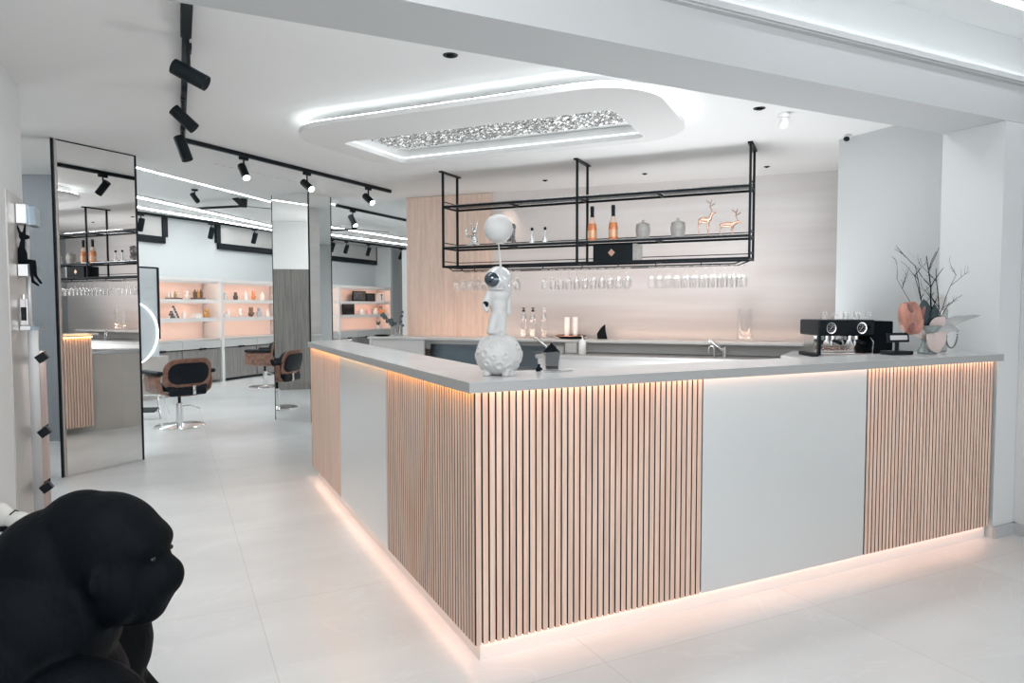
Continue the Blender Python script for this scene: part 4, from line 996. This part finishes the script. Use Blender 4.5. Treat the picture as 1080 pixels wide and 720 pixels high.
# ================================================================== CAMERA AND LIGHT
cam=bpy.data.cameras.new('camera'); co=bpy.data.objects.new('camera',cam); COL.objects.link(co)
F,yaw,pitch,roll=734.32,.4567,.0503,-.0019
f=Vector((math.sin(yaw)*math.cos(pitch),math.cos(yaw)*math.cos(pitch),-math.sin(pitch))); r_=Vector((math.cos(yaw),-math.sin(yaw),0)); u_=r_.cross(f)
r2=r_*math.cos(roll)+u_*math.sin(roll); u2=-r_*math.sin(roll)+u_*math.cos(roll)
M=Matrix((r2,u2,-f)).transposed().to_4x4(); M.translation=(0,0,1.42); co.matrix_world=M
cam.sensor_width=36; cam.lens=36*F/1080; cam.clip_start=.05; scene.camera=co

def area(name,loc,size,energy,col,rot=(0,0,0),spread=180):
    l=bpy.data.lights.new(name,'AREA'); l.shape='RECTANGLE'; l.size,l.size_y=size; l.energy=energy; l.color=col; l.spread=R(spread)
    o=bpy.data.objects.new(name,l); COL.objects.link(o); o.location=loc; o.rotation_euler=rot; return o
area('rear_fill',(1.5,-2.7,1.5),(6,2.4),132,(.95,.98,1),(R(90),0,0))  # large fill added behind the camera, not a real window
area('front_top_fill',(1.9,-1.2,2.9),(4.5,2.0),12,(.96,.98,1))  # added overhead fill for the front area, out of view
area('bar_top_fill',(1.9,3.16,2.77),(4.4,.5),50,(.97,.98,1),(R(28),0,0))  # fill added out of sight behind the beam to light the bar
area('bar_up_fill',(3.9,4.6,.30),(1.2,1.0),52,(.97,.98,1),(R(180),0,0))  # upward fill added between the counters to lift ceiling and bar wall
o=area('shelf_wall_wash',MSH@Vector((1.5,.34,1.80)),(2.9,.05),4.5,(1,.82,.72)); o.rotation_euler=Euler((R(55),0,srz))
o=area('counter_wall_wash',BB(2.4,.46,1.09),(4.6,.03),5,(1,.66,.5)); o.rotation_euler=Euler((R(115),0,brz))
area('feature_light',MR@Vector((-2.40,4.76,2.75)),(2.0,.6),3.5,(.96,.98,1),(0,0,srz))
o=area('left_face_fill',(-.25,.9,2.85),(.8,1.4),50,(.97,.98,1)); o.rotation_euler=(Vector((1.3,3.6,-1.9))).to_track_quat('-Z','Y').to_euler()  # added fill, brightens the left counter face and the floor near it
area('salon_fill',(-2.6,12.6,2.95),(1.6,4.),260,(.92,.98,1),(0,R(0),0))
l=bpy.data.lights.new('salon_point_fill','POINT'); l.energy=75; l.shadow_soft_size=.12; o=bpy.data.objects.new('salon_point_fill',l); COL.objects.link(o); o.location=(-2.7,7.7,2.4)  # unseen point fill, added to brighten the left side of the salon
area('salon_fill_right',(5.2,11.2,2.75),(1.6,1.6),110,(.92,.98,1),(0,0,0))
def sp(loc,d,e,col=(1,.95,.9),ang=60):
    l=bpy.data.lights.new('spot_beam','SPOT'); l.energy=e; l.color=col; l.spot_size=R(ang); l.spot_blend=.8; l.shadow_soft_size=.04
    o=bpy.data.objects.new('spot_beam',l); COL.objects.link(o); o.location=loc; o.rotation_euler=Vector(d).to_track_quat('-Z','Y').to_euler()
sp(BB(1.36,.13,2.76),(.05,.05,-1),9,(1,.72,.55),70)
sp((.68,6.66,2.50),dirn(.42,-.72,-.45),18); sp((1.36,7.14,2.52),dirn(.62,-.5,-.5),18); sp((2.13,7.75,2.52),dirn(.6,-.55,-.5),18)
w=bpy.data.worlds.new('world'); scene.world=w; w.use_nodes=True
w.node_tree.nodes['Background'].inputs[0].default_value=(.92,.96,1,1); w.node_tree.nodes['Background'].inputs[1].default_value=.32
scene.view_settings.view_transform='Standard'; scene.view_settings.look='None'; scene.view_settings.exposure=.12
